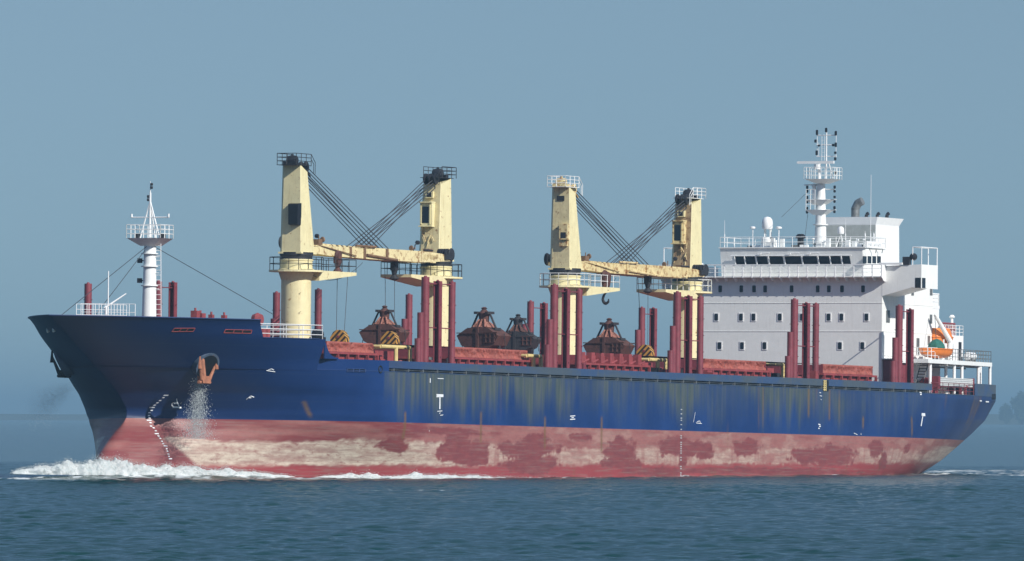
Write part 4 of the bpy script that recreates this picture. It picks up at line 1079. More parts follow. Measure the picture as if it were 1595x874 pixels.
m = MB(); m.tube((um, mp(1254), mz(300)), (UF+1, atu(1215, 338, UF+1)[0], atu(1215, 338, UF+1)[1]), .02); m.tube((um, mp(1256), mz(333)), (UF+1, atu(1250, 372, UF+1)[0], ZM), .02); m.build('stays', M['wire'], sup)
# funnel
uf = 168.8; pf1 = atu(1362, 360, uf)[0]; pf0 = atu(1283, 360, uf)[0]
zft = atu(1330, 338, uf)[1]; uaf = atp(1402, 340, pf1)[0]; uab = atp(1396, 396, pf1)[0]+.6
m = MB(); zm_ = zft-.75
m.prism([(uf, pf0, ZW-2), (uf, pf1, ZW-2), (uab, pf1, ZW-2), (uab, pf0, ZW-2)], [(uf, pf0, zm_), (uf, pf1, zm_), (uaf-.6, pf1, zm_), (uaf-.6, pf0, zm_)])
m.prism([(uf, pf0, zm_), (uf, pf1, zm_), (uaf-.6, pf1, zm_), (uaf-.6, pf0, zm_)], [(uf-.15, pf0-.15, zft), (uf-.15, pf1+.25, zft), (uaf, pf1+.25, zft), (uaf, pf0-.15, zft)])
m.box(uf-.03, uf, pf0, pf1, atu(1330, 348, uf)[1]-.03, atu(1330, 348, uf)[1]+.03)
fn = m.build('funnel', M['white_clean'], ship)
m = MB(); m.box(uf-.06, uf-.035, pf0+.02, pf1-.02, ZW-1, zft-.8); m.build('casing_front', M['greydeck'], fn)  # front face coloured greyer than the white sides
m = MB(); m.box(UA, uab, -5, HP-2.5, ZD, ZW-1.2); m.build('engine_casing', M['white'], ship)
m = MB(); pc_ = [(1330, 341), (1330, 325), (1334, 316.5), (1341, 313)]
pts = [(uf+1.5, *atu(a, b, uf+1.5)) for a, b in pc_]
m.path(pts, .42, 16)
for q in pts[1:-1]: m.lathe(q, [(.3, -.3), (.42, -.1), (.42, .1), (.3, .3)], 16)
m.build('exhaust_pipe', M['steel'], fn, smooth=True)
m = MB()
for a, s in ((1347, .8), (1364, .75), (1379, .8)):
    uu = uf+3; q0 = atu(a, 341, uu); q1 = atu(a+.5, 334, uu); q2 = atu(a+3.5, 332, uu)
    m = MB(); m.path([(uu, *q0), (uu, *q1), (uu, *q2)], .14*s*1.6, 10); m.build('vent_pipe', M['dark'], fn, smooth=True)
# ------------------------------------------------------------------ poop: boat deck, columns, machinery, gangway
ZBD = 13.25; BP = 13.3
m = MB(); m.box(158.2, 178.9, -10.7, 10.7, ZBD-.1, ZBD+.0)
m.prism([(158.2, BP-.7, ZBD-.38), (158.2, BP+.05, ZBD-.38), (179, 11.4, ZBD-.38), (179, 10.8, ZBD-.38)], [(158.2, BP-.7, ZBD+.02), (158.2, BP+.05, ZBD+.02), (179, 11.4, ZBD+.02), (179, 10.8, ZBD+.02)])
m.box(178.9, 179.0, -11.4, 11.4, ZBD-.38, ZBD+.02); m.box(158.1, 158.2, HP, BP+.05, ZBD-.38, ZBD+.02)
m.box(UF, 158.2, HP, HP+1.3, ZBD-.1, ZBD); m.box(UF, 158.1, HP+1.3, HP+1.4, ZBD-.4, ZBD+.02)
bd = m.build('boat_deck', M['white'], ship)
edge = lambda u: BP+(11.4-BP)*(u-158.2)/(179-158.2)
m = MB(); m.rail([(158.3, BP-.1, ZBD), (163, edge(163)-.1, ZBD)], 1.15, 1.2, 3, .03, .035); m.rail([(UF, HP+1.3, ZBD), (158.1, HP+1.3, ZBD), (158.3, BP-.1, ZBD)], 1.15, 1.3, 3, .03, .04)
m.build('railing', M['white_clean'], bd)
m = MB(); m.rail([(163, edge(163)-.1, ZBD), (178.9, edge(178.9)-.1, ZBD), (178.9, -11, ZBD), (160, -11, ZBD)], 1.15, .85, 3, .03, .035); m.build('railing', M['steel'], bd)
for x in (1448.5, 1473, 1486, 1498, 1523.5, 1534, 1541.5):
    for uu in np.arange(156, 180, .05):
        if proj(uu, edge(uu)-.3 if x not in (1473, 1534) else edge(uu)-1.6, 11)[0] >= x: break
    pp = edge(uu)-.3 if x not in (1473, 1534) else edge(uu)-1.6
    m = MB(); m.tube((uu, pp, ZD-.1), (uu, pp, ZBD-.1), .16, .16, 10); m.build('pillar', M['white_clean'], bd, smooth=True)
m = MB(); m.box(160, 176, -9, 7, ZD-.1, ZBD-.12); m.build('poop_house', M['white'], ship)
m = MB(); 
for uu in np.arange(160.5, 178, 1.6): m.tube((uu, 8, ZBD-.3), (uu, edge(uu)-.3, ZBD-.3), .07, .07, 6)
m.tube((158.5, 11.5, ZBD-.5), (178.5, 10.2, ZBD-.5), .07); m.tube((158.5, 9.5, ZBD-.6), (178.5, 8.7, ZBD-.6), .07)
m.build('deck_beams', M['steel'], bd)
m = MB(); 
u, z = atp(1434, 600, 12); m.ladder((u-.2, 11.6, ZD-.1), (u+1.9, 11.6, ZBD-.3), (0, .8), .06, .32); m.build('stairway', M['dark'], ship)
m = MB(); m.box(155, 158.5, 9.85, 10.9, ZD, ZBD-.15); m.slot(1).box(156, 156.8, 10.9, 10.95, ZD+.1, ZD+2.1); m.build('side_locker', [M['maroon'], M['white']], ship)
# mooring machinery in the open stern bay
clutter('mooring_machinery', 159, 171, 9.0, 12.6, 46, 11.4, ['maroon', 'maroon', 'white', 'dark'], 55)
m = MB(); m.tube((160.5, 12.0, 10.9), (162.0, 12.0, 10.9), .45, .45, 16); m.lathe((160.5, 12.0, 10.9), [(.6, 0), (.6, .1)], 16, 'u'); m.box(160, 162.4, 11.6, 12.6, ZD-.1, 10.4); m.build('winch_drum', M['maroon'], ship)
m = MB()
pts = [(float(u), float(halfb(u, ZD))-.15, ZD) for u in np.linspace(157.6, 171.2, 9)]
m.rail(pts, 1.1, 1.6, 3, .028, .035); m.build('railing', M['maroon'], ship)
# accommodation ladder stowed along the side
u1, z1 = atp(1459, 601, 12.9); u2, z2 = atp(1516, 606, 12.6)
m = MB(); uA, zA = u1, z1; 
m.prism([(uA, 12.6, z1), (uA, 13.25, z1), (u2, 12.55, z1+.0), (u2, 11.95, z1+.0)], [(uA, 12.6, z1+.85), (uA, 13.25, z1+.85), (u2, 12.55, z1+.85), (u2, 11.95, z1+.85)])
gw = m.build('gangway', M['alu'], ship, label='grey gangway stowed flat under the boat deck')
m = MB()
for k in range(5): 
    zz = z1+.05+k*.18; m.prism([(uA, 13.255, zz), (uA, 13.29, zz), (u2, 12.59, zz), (u2, 12.555, zz)], [(uA, 13.255, zz+.05), (uA, 13.29, zz+.05), (u2, 12.59, zz+.05), (u2, 12.555, zz+.05)])
m.build('side_slats', M['white'], gw)
MB().box(uA-.5, uA, 12.5, 13.3, z1-.3, z1+.95).build('end_bracket', M['maroon'], gw); MB().box(u2, u2+.3, 11.9, 12.6, z1-.1, z1+.9).build('end_bracket', M['maroon'], gw)
# aft deckhouse with rails, red lattice
u1, z1 = atp(1475, 522, 10); u2, _ = atp(1500, 522, 10)
m = MB(); m.box(u2-5.5, u2, 5.0, 10, ZBD, z1); dh = m.build('aft_deckhouse', M['white_clean'], ship)
m = MB(); m.rail([(u2-5.5, 9.95, z1), (u2, 9.95, z1), (u2, 5, z1)], 1.0, .9, 3); m.build('railing', M['white_clean'], dh)
m = MB(); m.rail([(u2-5.5, 9.9, z1+.02), (u2-2.0, 9.9, z1+.02)], 1.15, .45, 2, .09, .06); m.build('red_rail', M['red'], dh)
m = MB(); uu = atp(1482, 500, 9)[0]; m.tube((uu, 9, z1), (uu, 9, z1+1.9), .2, .12); m.lathe((uu, 9, z1+1.9), [(.25, -.1), (.3, 0), (.15, .2)], 10); m.build('vent', M['white'], dh)
m = MB(); u, z = atp(1488, 545, 10); m.ladder((u-1.6, 10.1, ZBD), (u-3.4, 10.1, z1), (0, .5), .04); u, z = atp(1496, 545, 10.1); m.slot(1).box(u-.35, u+.35, 10.0, 10.04, ZBD+.1, ZBD+2.0); m.build('ladder', [M['steel'], M['dark']], dh)
# davit
u, z = atp(1478, 546, 11.3)
m = MB(); a_ = (u, 11.3, ZBD); b_ = (u+.3, 11.3, atp(1478, 533, 11.3)[1]); c_ = (atp(1455, 489, 10.6)[0], 10.6, atp(1455, 489, 10.6)[1])
m.tube(a_, b_, .3, .28, 10); m.tube(b_, c_, .28, .18, 10); m.build('davit', M['white'], bd, smooth=True)
m = MB(); m.tube(c_, (atp(1458, 540, 11.6)[0], 11.6, ZBD+1.5), .03); m.build('davit_rope', M['wire'], bd)
m = MB(); u, z = atp(1511, 557, 10.8); m.lathe((u, 10.8, ZBD+.55), [(.15, -.8), (.42, -.7), (.42, .7), (.15, .8)], 14, 'u')
u_, _ = atp(1511, 557, 10.8)
rf = thing('life_raft_canister', u, 10.8, ZBD+.15, 'white life raft canister on the boat deck beside the grey rails', 'life raft')
m = MB(); m.lathe((0, 0, .42), [(.15, -.85), (.42, -.72), (.42, .72), (.15, .85)], 14, 'u'); m.build('canister', M['white_clean'], rf, smooth=True)
m = MB(); m.box(-.5, -.4, -.4, .4, -.12, .3); m.box(.4, .5, -.4, .4, -.12, .3); m.box(-.45, .45, -.05, .05, -.12, -.06); m.build('cradle', M['steel'], rf)
# rescue boat + lifeboat
def boat(name, px0, px1, py, p, w, h, label, cat, canopy):
    u0, z = atp(px0, py, p); u1, _ = atp(px1, py, p); L = (u1-u0)/2
    g = thing(name, (u0+u1)/2, p, z, label, cat)
    n, mm = 24, 12; G = np.zeros((n, mm, 3))
    for i in range(n):
        t = -1+2*i/(n-1); bw = w*(1-abs(t)**(3.0))**.6+.02
        for j in range(mm):
            a = PI*j/(mm-1)
            G[i, j] = (t*L, math.cos(a)*bw, h*.95-math.sin(a)**.7*h*(.95-.35*abs(t)**3))
    gridmesh('boat_hull', G, M['orange'], g)
    m = MB(); ring = [(t*L, w*(1-abs(t)**3)**.6+.02) for t in np.linspace(-1, 1, n)]
    for s in (1, -1):
        m.path([(a, b*s, h*.95) for a, b in ring], .07, 6)
    m.build('gunwale', M['orange'], g)
    m = MB(); m.prism([(a, b*.97, h*.9) for a, b in ring]+[(a, -b*.97, h*.9) for a, b in ring[::-1]], [(a*.95, b*.6, h*.9+canopy) for a, b in ring]+[(a*.95, -b*.6, h*.9+canopy) for a, b in ring[::-1]])
    m.build('canopy' if canopy > .5 else 'deck_cover', M['orange'], g)
    return g
g = boat('rescue_boat', 1437, 1478, 557, 12.2, 1.0, .95, 'orange rescue boat with green canvas on the boat deck edge', 'rescue boat', .12)
m = MB(); m.lathe((-.6, .3, 1.0), [(.9, 0), (.8, .35), (.45, .75), (.1, .9)], 9); m.build('canvas', M['green'], g)
m = MB(); m.box(.6, 1.6, -.5, .5, .95, 1.5); m.tube((1.9, 0, .95), (1.9, 0, 1.9), .08); m.build('console', M['white'], g)
g = boat('lifeboat', 1452, 1476, 541, 9.9, 1.0, 1.1, 'orange lifeboat standing between the davit and the white wall', 'lifeboat', .95)
m = MB(); m.box(-1.2, -1.0, -.9, .9, -1.0, .4); m.box(1.0, 1.2, -.9, .9, -1.0, .4); m.box(-1.1, 1.1, -.08, .08, -.9, -.7); m.build('cradle', M['steel'], g)
exec_more = True
# ------------------------------------------------------------------ sea
r_ = np.random.RandomState(4)
yr = [ -400.0, -100, 100, 220, 290]; y = 335.0
while y < 780: yr.append(y); y += .17*(y/340)**.6
while y < 1150: yr.append(y); y += .28*(y/780)**2.5
while y < 45000: yr.append(y); y *= 1.012
yr = np.array(yr)
xd = np.concatenate([-np.geomspace(30000, 76, 40), np.arange(-75, 75.01, .15), np.geomspace(76, 30000, 40)])
X, Y = np.meshgrid(xd.astype(np.float32), yr.astype(np.float32))
Z = np.zeros_like(X)
cellY = np.gradient(yr)[:, None].astype(np.float32); cellX = np.gradient(xd)[None, :].astype(np.float32)
lam = np.exp(r_.uniform(math.log(.45), math.log(5.5), 120)); lam.sort()
base = math.radians(250)
for L in lam:
    a = base+r_.normal(0, .55); k = 2*PI/L; ph = r_.uniform(0, 2*PI)
    amp = .0054*L**.30
    kx, ky = k*math.cos(a), k*math.sin(a); kx = float(kx); ky = float(ky); ph = float(ph); amp = float(amp); L = float(L)
    fade = np.clip(1.6-2.5*np.maximum(cellY*abs(ky), cellX*abs(kx))/PI, 0, 1)
    if fade.max() <= 0: continue
    Z += amp*fade*np.sin(kx*X+ky*Y+ph+.6*np.sin(.13*L*X*.05+.07*Y*.1))
gust = fbm(X*.05, Y*.012, 0, 4, 90); Z *= (.55+.9*gust)
# bow wave path and swell raised by the hull
def bowpath():
    P = []
    for x in np.linspace(20, 158, 30):            # starboard arm, running away from the stem
        t = (158-x)/138.; u = 9.5+ t*8; p = -(0.3+ t*11.5+ (u-9.5)*.0)
        m = (x-797.5)/FP
        Yw = 836.5-t*4.5
        P.append((m*Yw, Yw, x))
    for x in np.linspace(165, 455, 60):
        best = None
        m = (x-797.5)/FP
        for u in np.arange(8, 40, .25):
            p = float(halfb(u, 1.2))+.35
            xx = proj(u, p, 1.2)[0]
            if xx >= x: best = (u, p); break
        u, p = best
        P.append((SX+CA*u+SA*p, SY+SA*u-CA*p, x))
    return np.array(P)
BP_ = bowpath()
inb = (Y > 815) & (Y < 900) & (np.abs(X) < 75)
ii = np.where(inb); xx, yy = X[ii], Y[ii]
dmin = np.full(xx.shape, 1e9); hh = np.zeros(xx.shape)
for (a, b, px) in BP_[::2]:
    d = np.hypot(xx-a, (yy-b)*.8); amp = np.interp(px, [20, 60, 160, 330, 455], [.05, .2, .42, .35, .1])
    s = d < dmin; dmin = np.where(s, d, dmin); hh = np.where(s, amp, hh)
Z[ii] += hh*np.exp(-(dmin/3.2)**2)
# foam mask
foam = np.zeros_like(X)
foam[ii] = np.maximum(foam[ii], (1-sst(.8, 5.5, dmin))*sst(.44, .62, fbm(xx*1.3, yy*.8, 0, 4, 94)))
# hull distance band + stern wake
SU = (X-SX)*CA+(Y-SY)*SA; SPp = (X-SX)*SA-(Y-SY)*CA
near = (SU > 8) & (SU < 240) & (SPp > -5) & (SPp < 40)
ii = np.where(near); su, sp = SU[ii], SPp[ii]
hb = halfb(np.clip(su, 9, 170), np.full(su.shape, 1.0)); d = sp-hb
f = (1-sst(.2, .6+1.2*fbm(su*.2, 0, 0, 3, 98), d))*sst(.46, .66, fbm(su*.9, sp*1.5, 0, 4, 95))*(d > -1)*(su < 168)*.9
wk = sst(160, 172, su)*(1-sst(200, 240, su))*np.exp(-((sp-9-(su-168)*.06)/4.5)**2)*sst(.50, .62, fbm(su*.35, sp*1.2, 0, 5, 96))
wk2 = sst(158, 164, su)*(1-sst(166, 176, su))*(1-sst(0, 2, np.abs(d-.6)))*.4
foam[ii] = np.maximum(foam[ii], np.maximum(f, np.maximum(wk*1.0, wk2*sst(.45, .6, fbm(su, sp*2, 0, 4, 97)))))
# scattered small streaks of foam on open water
crest = sst(.80, .86, fbm(X*.10, Y*.05, 3, 3, 101))*sst(.55, .70, fbm(X*.5, Y*.45, 1, 4, 102))*(Y < 1150)*(np.abs(X) < 75)
foam = np.maximum(foam, crest*.8)
qx = sst(38, 44, X); wr = fbm(X*.35, Y*.5, 2, 5, 111)
foam = np.maximum(foam, qx*(Y > 940)*(Y < 1100)*(np.abs(X) < 75)*np.maximum(np.exp(-((Y-962)/4.5)**2)*sst(.34, .46, wr), np.exp(-((Y-1030)/30)**2)*sst(.52, .62, wr)*.8))
# white water line at photo (300-400, 766) and (620-760, 765)
for (xa, xb, ya) in ((305, 380, 766), (605, 770, 764.5), (905, 955, 763)):
    Yw = HC*FP/(ya-648.5-.0045*(xa+xb)/2); xw0, xw1 = (xa-797.5)/FP*Yw, (xb-797.5)/FP*Yw
    mm_ = sst(xw0-.3, xw0+.6, X)*(1-sst(xw1-.6, xw1+.3, X))*(1-sst(.4, 1.6, np.abs(Y-Yw)))
    foam = np.maximum(foam, mm_*sst(.46, .58, fbm(X*1.2, Y*.5, 0, 4, 103))*.9)
def seamat():
    m, nt, b = newmat('sea_water')
    v = mapping(nt, (1, 1, 1)); 
    patch = ramp(nt, noise_n(nt, .035, 4, .55, mapping(nt, (1, .25, 1))), .35, .68)
    c = mixc(nt, patch, (.001, .035, .030), (.001, .037, .038))
    c = mixc(nt, attr(nt, 'foam'), c, (.78, .82, .82))
    nt.links.new(c, b.inputs['Base Color']); b.inputs['IOR'].default_value = 1.33; b.inputs['Specular IOR Level'].default_value = .27
    rr = nt.nodes.new('ShaderNodeMapRange'); nt.links.new(attr(nt, 'foam'), rr.inputs[0]); rr.inputs[3].default_value = .16; rr.inputs[4].default_value = .9
    nt.links.new(rr.outputs[0], b.inputs['Roughness'])
    bp = nt.nodes.new('ShaderNodeBump'); bp.inputs['Strength'].default_value = .8; bp.inputs['Distance'].default_value = .05
    nt.links.new(noise_n(nt, 3.6, 6, .65, mapping(nt, (1, .6, 1))), bp.inputs['Height'])
    nt.links.new(bp.outputs[0], b.inputs['Normal'])
    return m
sea = gridmesh('sea', np.stack([X, Y, Z], -1), seamat(), attrs={'foam': foam})
tag(sea, kind='structure')
# ------------------------------------------------------------------ foam bodies
def foammat():
    m, nt, b = newmat('foam')
    v = mapping(nt, (1, 1, 1))
    c = mixc(nt, ramp(nt, noise_n(nt, 2.2, 6, .7, v), .3, .6), (.62, .70, .70), (.86, .88, .87))
    nt.links.new(c, b.inputs['Base Color']); b.inputs['Roughness'].default_value = .85
    tl = nt.nodes.new('ShaderNodeBsdfTranslucent'); tl.inputs[0].default_value = (.85, .9, .9, 1)
    ms = nt.nodes.new('ShaderNodeMixShader'); ms.inputs[0].default_value = .4; out_ = [n for n in nt.nodes if n.type == 'OUTPUT_MATERIAL'][0]
    nt.links.new(b.outputs[0], ms.inputs[1]); nt.links.new(tl.outputs[0], ms.inputs[2]); nt.links.new(ms.outputs[0], out_.inputs[0])
    bp = nt.nodes.new('ShaderNodeBump'); bp.inputs['Strength'].default_value = .8; bp.inputs['Distance'].default_value = .08
    nt.links.new(noise_n(nt, 6, 6, .7, v), bp.inputs['Height']); nt.links.new(bp.outputs[0], b.inputs['Normal'])
    return m
FM = foammat()
def foamridge(name, pts, hts, wid, z0, seed, label, step=.06, ns=34, drops=5000):
    pts = np.array(pts, float)[:, :2]; L = np.concatenate([[0], np.cumsum(np.hypot(*np.diff(pts, axis=0).T))])
    n = int(L[-1]/step); s = np.linspace(0, L[-1], n)
    cx = np.interp(s, L, pts[:, 0]); cy = np.interp(s, L, pts[:, 1]); h = np.interp(s, L, hts); w = np.interp(s, L, wid); zb = np.interp(s, L, z0)
    tx, ty = np.gradient(cx), np.gradient(cy); q = np.hypot(tx, ty); nx, ny = -ty/q, tx/q
    a = np.linspace(0, PI, ns)[None, :]
    h = h*(.50+.55*fbm(s*.55, 0, seed, 3, seed+40))
    lump = fbm(s[:, None]*.9, a*.8, seed, 3, seed)-.5; mid = fbm(s[:, None]*2.2, a*3.0, seed, 4, seed+3)-.5; fi = fbm(s[:, None]*8, a*10, seed, 4, seed+9)-.5
    R = np.clip(1+.9*lump+.6*mid+.32*fi, .12, 2.2)
    X = cx[:, None]+nx[:, None]*np.cos(a)*w[:, None]*R; Y = cy[:, None]+ny[:, None]*np.cos(a)*w[:, None]*R
    Z = zb[:, None]+np.sin(a)**.8*h[:, None]*R-.12
    o = gridmesh(name, np.stack([X, Y, Z], -1), FM)
    tag(o, label, 'foam', kind='stuff')
    # droplets thrown above the crest
    rr = np.random.RandomState(seed); i = rr.randint(0, n, drops)
    i = i[rr.rand(drops) < (h[i]/h.max())]
    k = len(i); ph = rr.uniform(.15, PI-.15, k); top = 1+np.abs(rr.normal(0, .13, k))
    jj = (ph/PI*(ns-1)).astype(int); RR = R[i, jj]*top
    PX = cx[i]+nx[i]*np.cos(ph)*w[i]*RR+rr.normal(0, .1, k); PY = cy[i]+ny[i]*np.cos(ph)*w[i]*RR+rr.normal(0, .1, k); PZ = zb[i]+np.sin(ph)*h[i]*RR
    sz = np.abs(rr.normal(.0, .009, k))+.006
    return PX, PY, PZ, sz
def droplets(name, PX, PY, PZ, sz, mat, label, cat):
    k = len(PX); T = np.array([[1, 1, 1], [1, -1, -1], [-1, 1, -1], [-1, -1, 1]], float)*.75
    rr = np.random.RandomState(1); V = np.stack([PX, PY, PZ], -1)[:, None, :]+T[None]*(sz[:, None, None]*(1+.4*rr.randn(k, 1, 3)))
    F = np.array([[0, 1, 2], [0, 3, 1], [0, 2, 3], [1, 3, 2]])[None]+4*np.arange(k)[:, None, None]
    me = bpy.data.meshes.new(name); me.vertices.add(4*k); me.vertices.foreach_set('co', V.reshape(-1).astype(np.float32))
    nf = 4*k; me.loops.add(nf*3); me.polygons.add(nf); me.loops.foreach_set('vertex_index', F.reshape(-1).astype(np.int32))
    me.polygons.foreach_set('loop_start', np.arange(0, nf*3, 3, dtype=np.int32)); me.update(calc_edges=True); me.materials.append(mat)
    o = bpy.data.objects.new(name, me); C.objects.link(o); tag(o, label, cat, kind='stuff'); return o
pxs = BP_[:, 2]
topy = np.interp(pxs, [18, 35, 60, 90, 120, 150, 172, 200, 250, 300, 350, 400, 440, 460], [734, 724, 719, 717, 714, 713, 711, 715, 719, 723, 727, 731, 737, 741])
bas = np.interp(pxs, [18, 60, 160, 330, 455], [736, 737, 738, 739, 741])
Yb = BP_[:, 1]; zbase = HC-(bas-648.5-.0045*pxs)*Yb/FP; ztop = HC-(topy-648.5-.0045*pxs)*Yb/FP
D1 = foamridge('bow_wave_foam', BP_, (ztop-zbase)*.95, np.interp(pxs, [18, 60, 160, 300, 460], [.25, .8, 1.1, .9, .3]), zbase, 11, 'thick white bow wave curling round the stem and along the red bow', drops=26000)
P2 = []; H2 = []; W2 = []; Z2 = []
for x in np.linspace(490, 950, 110):
    for u in np.arange(20, 90, .2):
        p = float(halfb(u, .8))+.3
        if proj(u, p, .5)[0] >= x: break
    P2.append((SX+CA*u+SA*p, SY+SA*u-CA*p)); Yw = P2[-1][1]
    ty = float(np.interp(x, [490, 505, 525, 545, 580, 592, 610, 632, 645, 680, 740, 780, 830, 880, 940, 950], [741, 738.5, 737, 733, 734, 738, 737, 735, 734, 735.5, 737, 740, 742.5, 743, 744.5, 746]))
    by = float(np.interp(x, [490, 560, 640, 760, 950], [741.5, 743, 745.5, 746, 746.5]))
    za = HC-(by-648.5-.0045*x)*Yw/FP; zb_ = HC-(ty-648.5-.0045*x)*Yw/FP
    H2.append(max(.02, (zb_-za)*.95)); W2.append(.55 if 540 < x < 800 else .3); Z2.append(max(za, -.1))
D2 = foamridge('side_wave_foam', P2, H2, W2, Z2, 23, 'lower line of white foam breaking along the waterline below the first hatches', drops=9000)
PX, PY, PZ, sz = [np.concatenate([a, b]) for a, b in zip(D1, D2)]
droplets('bow_spray', PX, PY, PZ, sz, FM, 'fine white spray thrown up over the bow wave', 'spray')
# washing water falling from the port anchor
rr = np.random.RandomState(9); k = 9500
ua, ba, za = hullpt(318, 588)
t = rr.rand(k)**.8; fall = t*5.3
zz = za-fall; uu = ua-1.2+rr.normal(0, .30+.75*t, k)-.4*t; pp = ba+.2+rr.normal(0, .2+.3*t, k)
X_ = SX+CA*uu+SA*pp; Y_ = SY+SA*uu-CA*pp; Z_ = zz-TR*uu
droplets('anchor_wash', X_, Y_, Z_, np.abs(rr.normal(0, .010, k))+.009, FM, 'sparkling water pouring from the port anchor down the red bow', 'water')
# the same on the starboard side, drifting off in the ship's shade
k = 9000
t = rr.rand(k)**.7; X_ = np.interp(t, [0, 1], [-46.0, -38.6]); Yw = 838.0
X_ = (107-797.5)/FP*Yw - t*3.2*(.6+.6*rr.rand(k))+rr.normal(0, .35, k)
Z_ = HC+(649-602)/FP*Yw - t*2.0+rr.normal(0, .3+.6*t, k)
SPR = paint('shaded_spray', (.22, .26, .30), .8, .1)
droplets('starboard_anchor_wash', X_, np.full(k, Yw)+rr.normal(0, .5, k)+4, Z_, np.abs(rr.normal(0, .003, k))+.006, FM, 'faint grey spray drifting left of the dark anchor', 'water')
# ------------------------------------------------------------------ far shore and the shapes in the haze
def far(px, y, D): return ((px-797.5)/FP*D, D, HC-(y-648.5-.0045*px)/FP*D)
D = 14000.0
m = MB()
def wbox(m, px0, px1, y0, y1, D, dep, z0=None):
    a = far(px0, y0, D); b = far(px1, y1, D)
    lo = -1.0 if z0 is None else z0
    vs = [(a[0], -D, lo), (b[0], -D, lo), (b[0], -D-dep, lo), (a[0], -D-dep, lo)]
    m.prism(vs, [(q[0], q[1], a[2]) for q in vs]); return m
shore = MB(); pts = []
n = 60
for i in range(n+1):
    px = -900+(2600+900)*i/n; x = (px-797.5)/FP*D; h = (9 if px < 700 else 15)*(.93+.07*rnd.random())
    pts.append((x, h))
vs = []; fs = []
for x, h in pts: vs += [(x, -D, -.5), (x, -D-60, h), (x, -D-400, h), (x, -D-430, -.5)]
for i in range(n):
    for j in range(3): fs.append((4*i+j, 4*i+4+j, 4*i+5+j, 4*i+1+j))
shore.add(vs, fs)
tag(shore.build('far_shore', paint('far_land', (.05, .06, .04), .9, .3)), kind='structure')
def tree(px0, px1, ytop, D, label, seed, name='distant_trees'):
    r = np.random.RandomState(seed); a = far(px0, ytop, D); b = far(px1, ytop, D); w = (b[0]-a[0])/2; cx = (a[0]+b[0])/2; H = a[2]-1
    g = bpy.data.objects.new('tree', None); C.objects.link(g); g.location = (cx, D, .5); tag(g, label, 'tree', 'hazy trees on the far shore')
    t = MB(); t.tube((0, 0, 0), (0, 0, H*.6), w*.09, w*.05, 8)
    for k in range(6):
        an = k*1.05; t.tube((0, 0, H*(.3+.04*k)), (math.cos(an)*w*.5, math.sin(an)*w*.5, H*.7), w*.03, w*.01, 5)
    t.build('trunk', TRK, g)
    k = 7000; cl = r.normal(0, 1, (90, 3)); cl /= np.linalg.norm(cl, axis=1)[:, None]; cl *= r.rand(90, 1)**.6
    c = cl[r.randint(0, 90, k)]*.8+r.normal(0, .13, (k, 3)); 
    P = c*np.array([w, w, H*.50])+np.array([0, 0, H*.50]); 
    s = w*.075; V = P[:, None, :]+r.normal(0, 1, (k, 3, 3))*s
    me = bpy.data.meshes.new('crown'); me.from_pydata([tuple(q) for q in V.reshape(-1, 3)], [], [(3*i, 3*i+1, 3*i+2) for i in range(k)]); me.materials.append(LEAF)
    o = bpy.data.objects.new('crown', me); C.objects.link(o); o.parent = g
TRK = paint('bark', (.06, .045, .03), .9, .3); LEAF = paint('leaves', (.045, .07, .03), .8, .4)
tree(1573, 1612, 609.5, 13900, 'large rounded tree in haze at the far right, right of the smaller one', 3)
tree(1556, 1580, 628, 13900, 'low small tree in haze, left of the larger one', 5)
tree(1600, 1650, 612, 13900, 'hazy tree at the right picture edge, mostly cut off', 8)
# ------------------------------------------------------------------ haze
hz = MB(); hz.prism([(-36000, 36000*0+1500, -4), (36000, 1500, -4), (36000, -50000, -4), (-36000, -50000, -4)], [(-36000, 1500, 75), (36000, 1500, 75), (36000, -50000, 75), (-36000, -50000, 75)])
me_ = bpy.data.materials.new('haze_air'); me_.use_nodes = True; nt = me_.node_tree; nt.nodes.clear()
out = nt.nodes.new('ShaderNodeOutputMaterial'); pv = nt.nodes.new('ShaderNodeVolumePrincipled')
pv.inputs['Color'].default_value = (.30, .51, .67, 1); pv.inputs['Density'].default_value = .00010; pv.inputs['Anisotropy'].default_value = .0
nt.links.new(pv.outputs[0], out.inputs['Volume'])
ho = hz.build('haze', me_); tag(ho, kind='stuff')
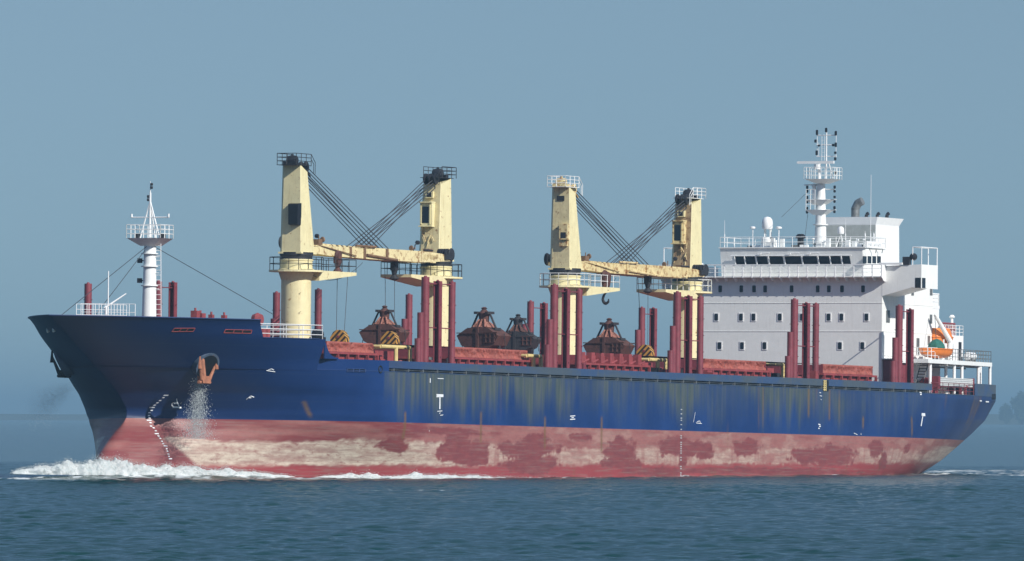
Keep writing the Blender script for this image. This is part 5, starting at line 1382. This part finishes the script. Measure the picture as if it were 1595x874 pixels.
# ------------------------------------------------------------------ world, sun, camera
sc = bpy.context.scene
EL = math.radians(33); SH = Vector((.700, -.714, 0)).normalized()
sdir = Vector((SH.x*math.cos(EL), SH.y*math.cos(EL), math.sin(EL)))
w = bpy.data.worlds.new('World'); sc.world = w; w.use_nodes = True; nt = w.node_tree; nt.nodes.clear()
wo = nt.nodes.new('ShaderNodeOutputWorld'); bg = nt.nodes.new('ShaderNodeBackground'); sk = nt.nodes.new('ShaderNodeTexSky')
sk.sky_type = 'NISHITA'; sk.sun_disc = False; sk.sun_elevation = EL; sk.sun_rotation = math.atan2(SH.x, SH.y)
sk.air_density = .6; sk.dust_density = .0; sk.ozone_density = 6.0
tint = nt.nodes.new('ShaderNodeMix'); tint.data_type = 'RGBA'; tint.blend_type = 'MULTIPLY'; tint.clamp_result = False; tint.inputs[0].default_value = 1; tc = nt.nodes.new('ShaderNodeTexCoord'); sp = nt.nodes.new('ShaderNodeSeparateXYZ'); nt.links.new(tc.outputs['Generated'], sp.inputs[0])
el = nt.nodes.new('ShaderNodeMapRange'); el.inputs[2].default_value = .045; nt.links.new(sp.outputs[2], el.inputs[0])
e2 = nt.nodes.new('ShaderNodeMapRange'); e2.inputs[1].default_value = .14; e2.inputs[2].default_value = .60; nt.links.new(sp.outputs[2], e2.inputs[0])  # sky overhead raised above its own brightness, added as fill light
nt.links.new(mixc(nt, e2.outputs[0], mixc(nt, el.outputs[0], (.72, .86, .97), (1.10, 1.03, .95)), (7.6, 5.6, 3.9)), tint.inputs[7])
nt.links.new(sk.outputs[0], tint.inputs[6]); nt.links.new(tint.outputs[2], bg.inputs[0]); bg.inputs[1].default_value = .055
nt.links.new(bg.outputs[0], wo.inputs[0])
sl = bpy.data.lights.new('sun', 'SUN'); sl.energy = 4.8; sl.angle = math.radians(.53); sl.color = (1, .965, .90)
so = bpy.data.objects.new('sun', sl); C.objects.link(so); so.rotation_euler = sdir.to_track_quat('Z', 'Y').to_euler()
cam = bpy.data.cameras.new('camera'); co = bpy.data.objects.new('camera', cam); C.objects.link(co)
cam.sensor_width = 36; cam.lens = 36*FP/1595; cam.clip_end = 80000; cam.clip_start = .5
pitch = math.atan((652.1-437)/FP)
co.matrix_world = Matrix.Translation((0, 0, HC)) @ Matrix.Rotation(pitch+PI/2, 4, 'X') @ Matrix.Rotation(.0045, 4, 'Z')
sc.camera = co
vs = sc.view_settings; vs.view_transform = 'Standard'; vs.look = 'None'; vs.exposure = .10; vs.gamma = 1; vs.use_curve_mapping = False
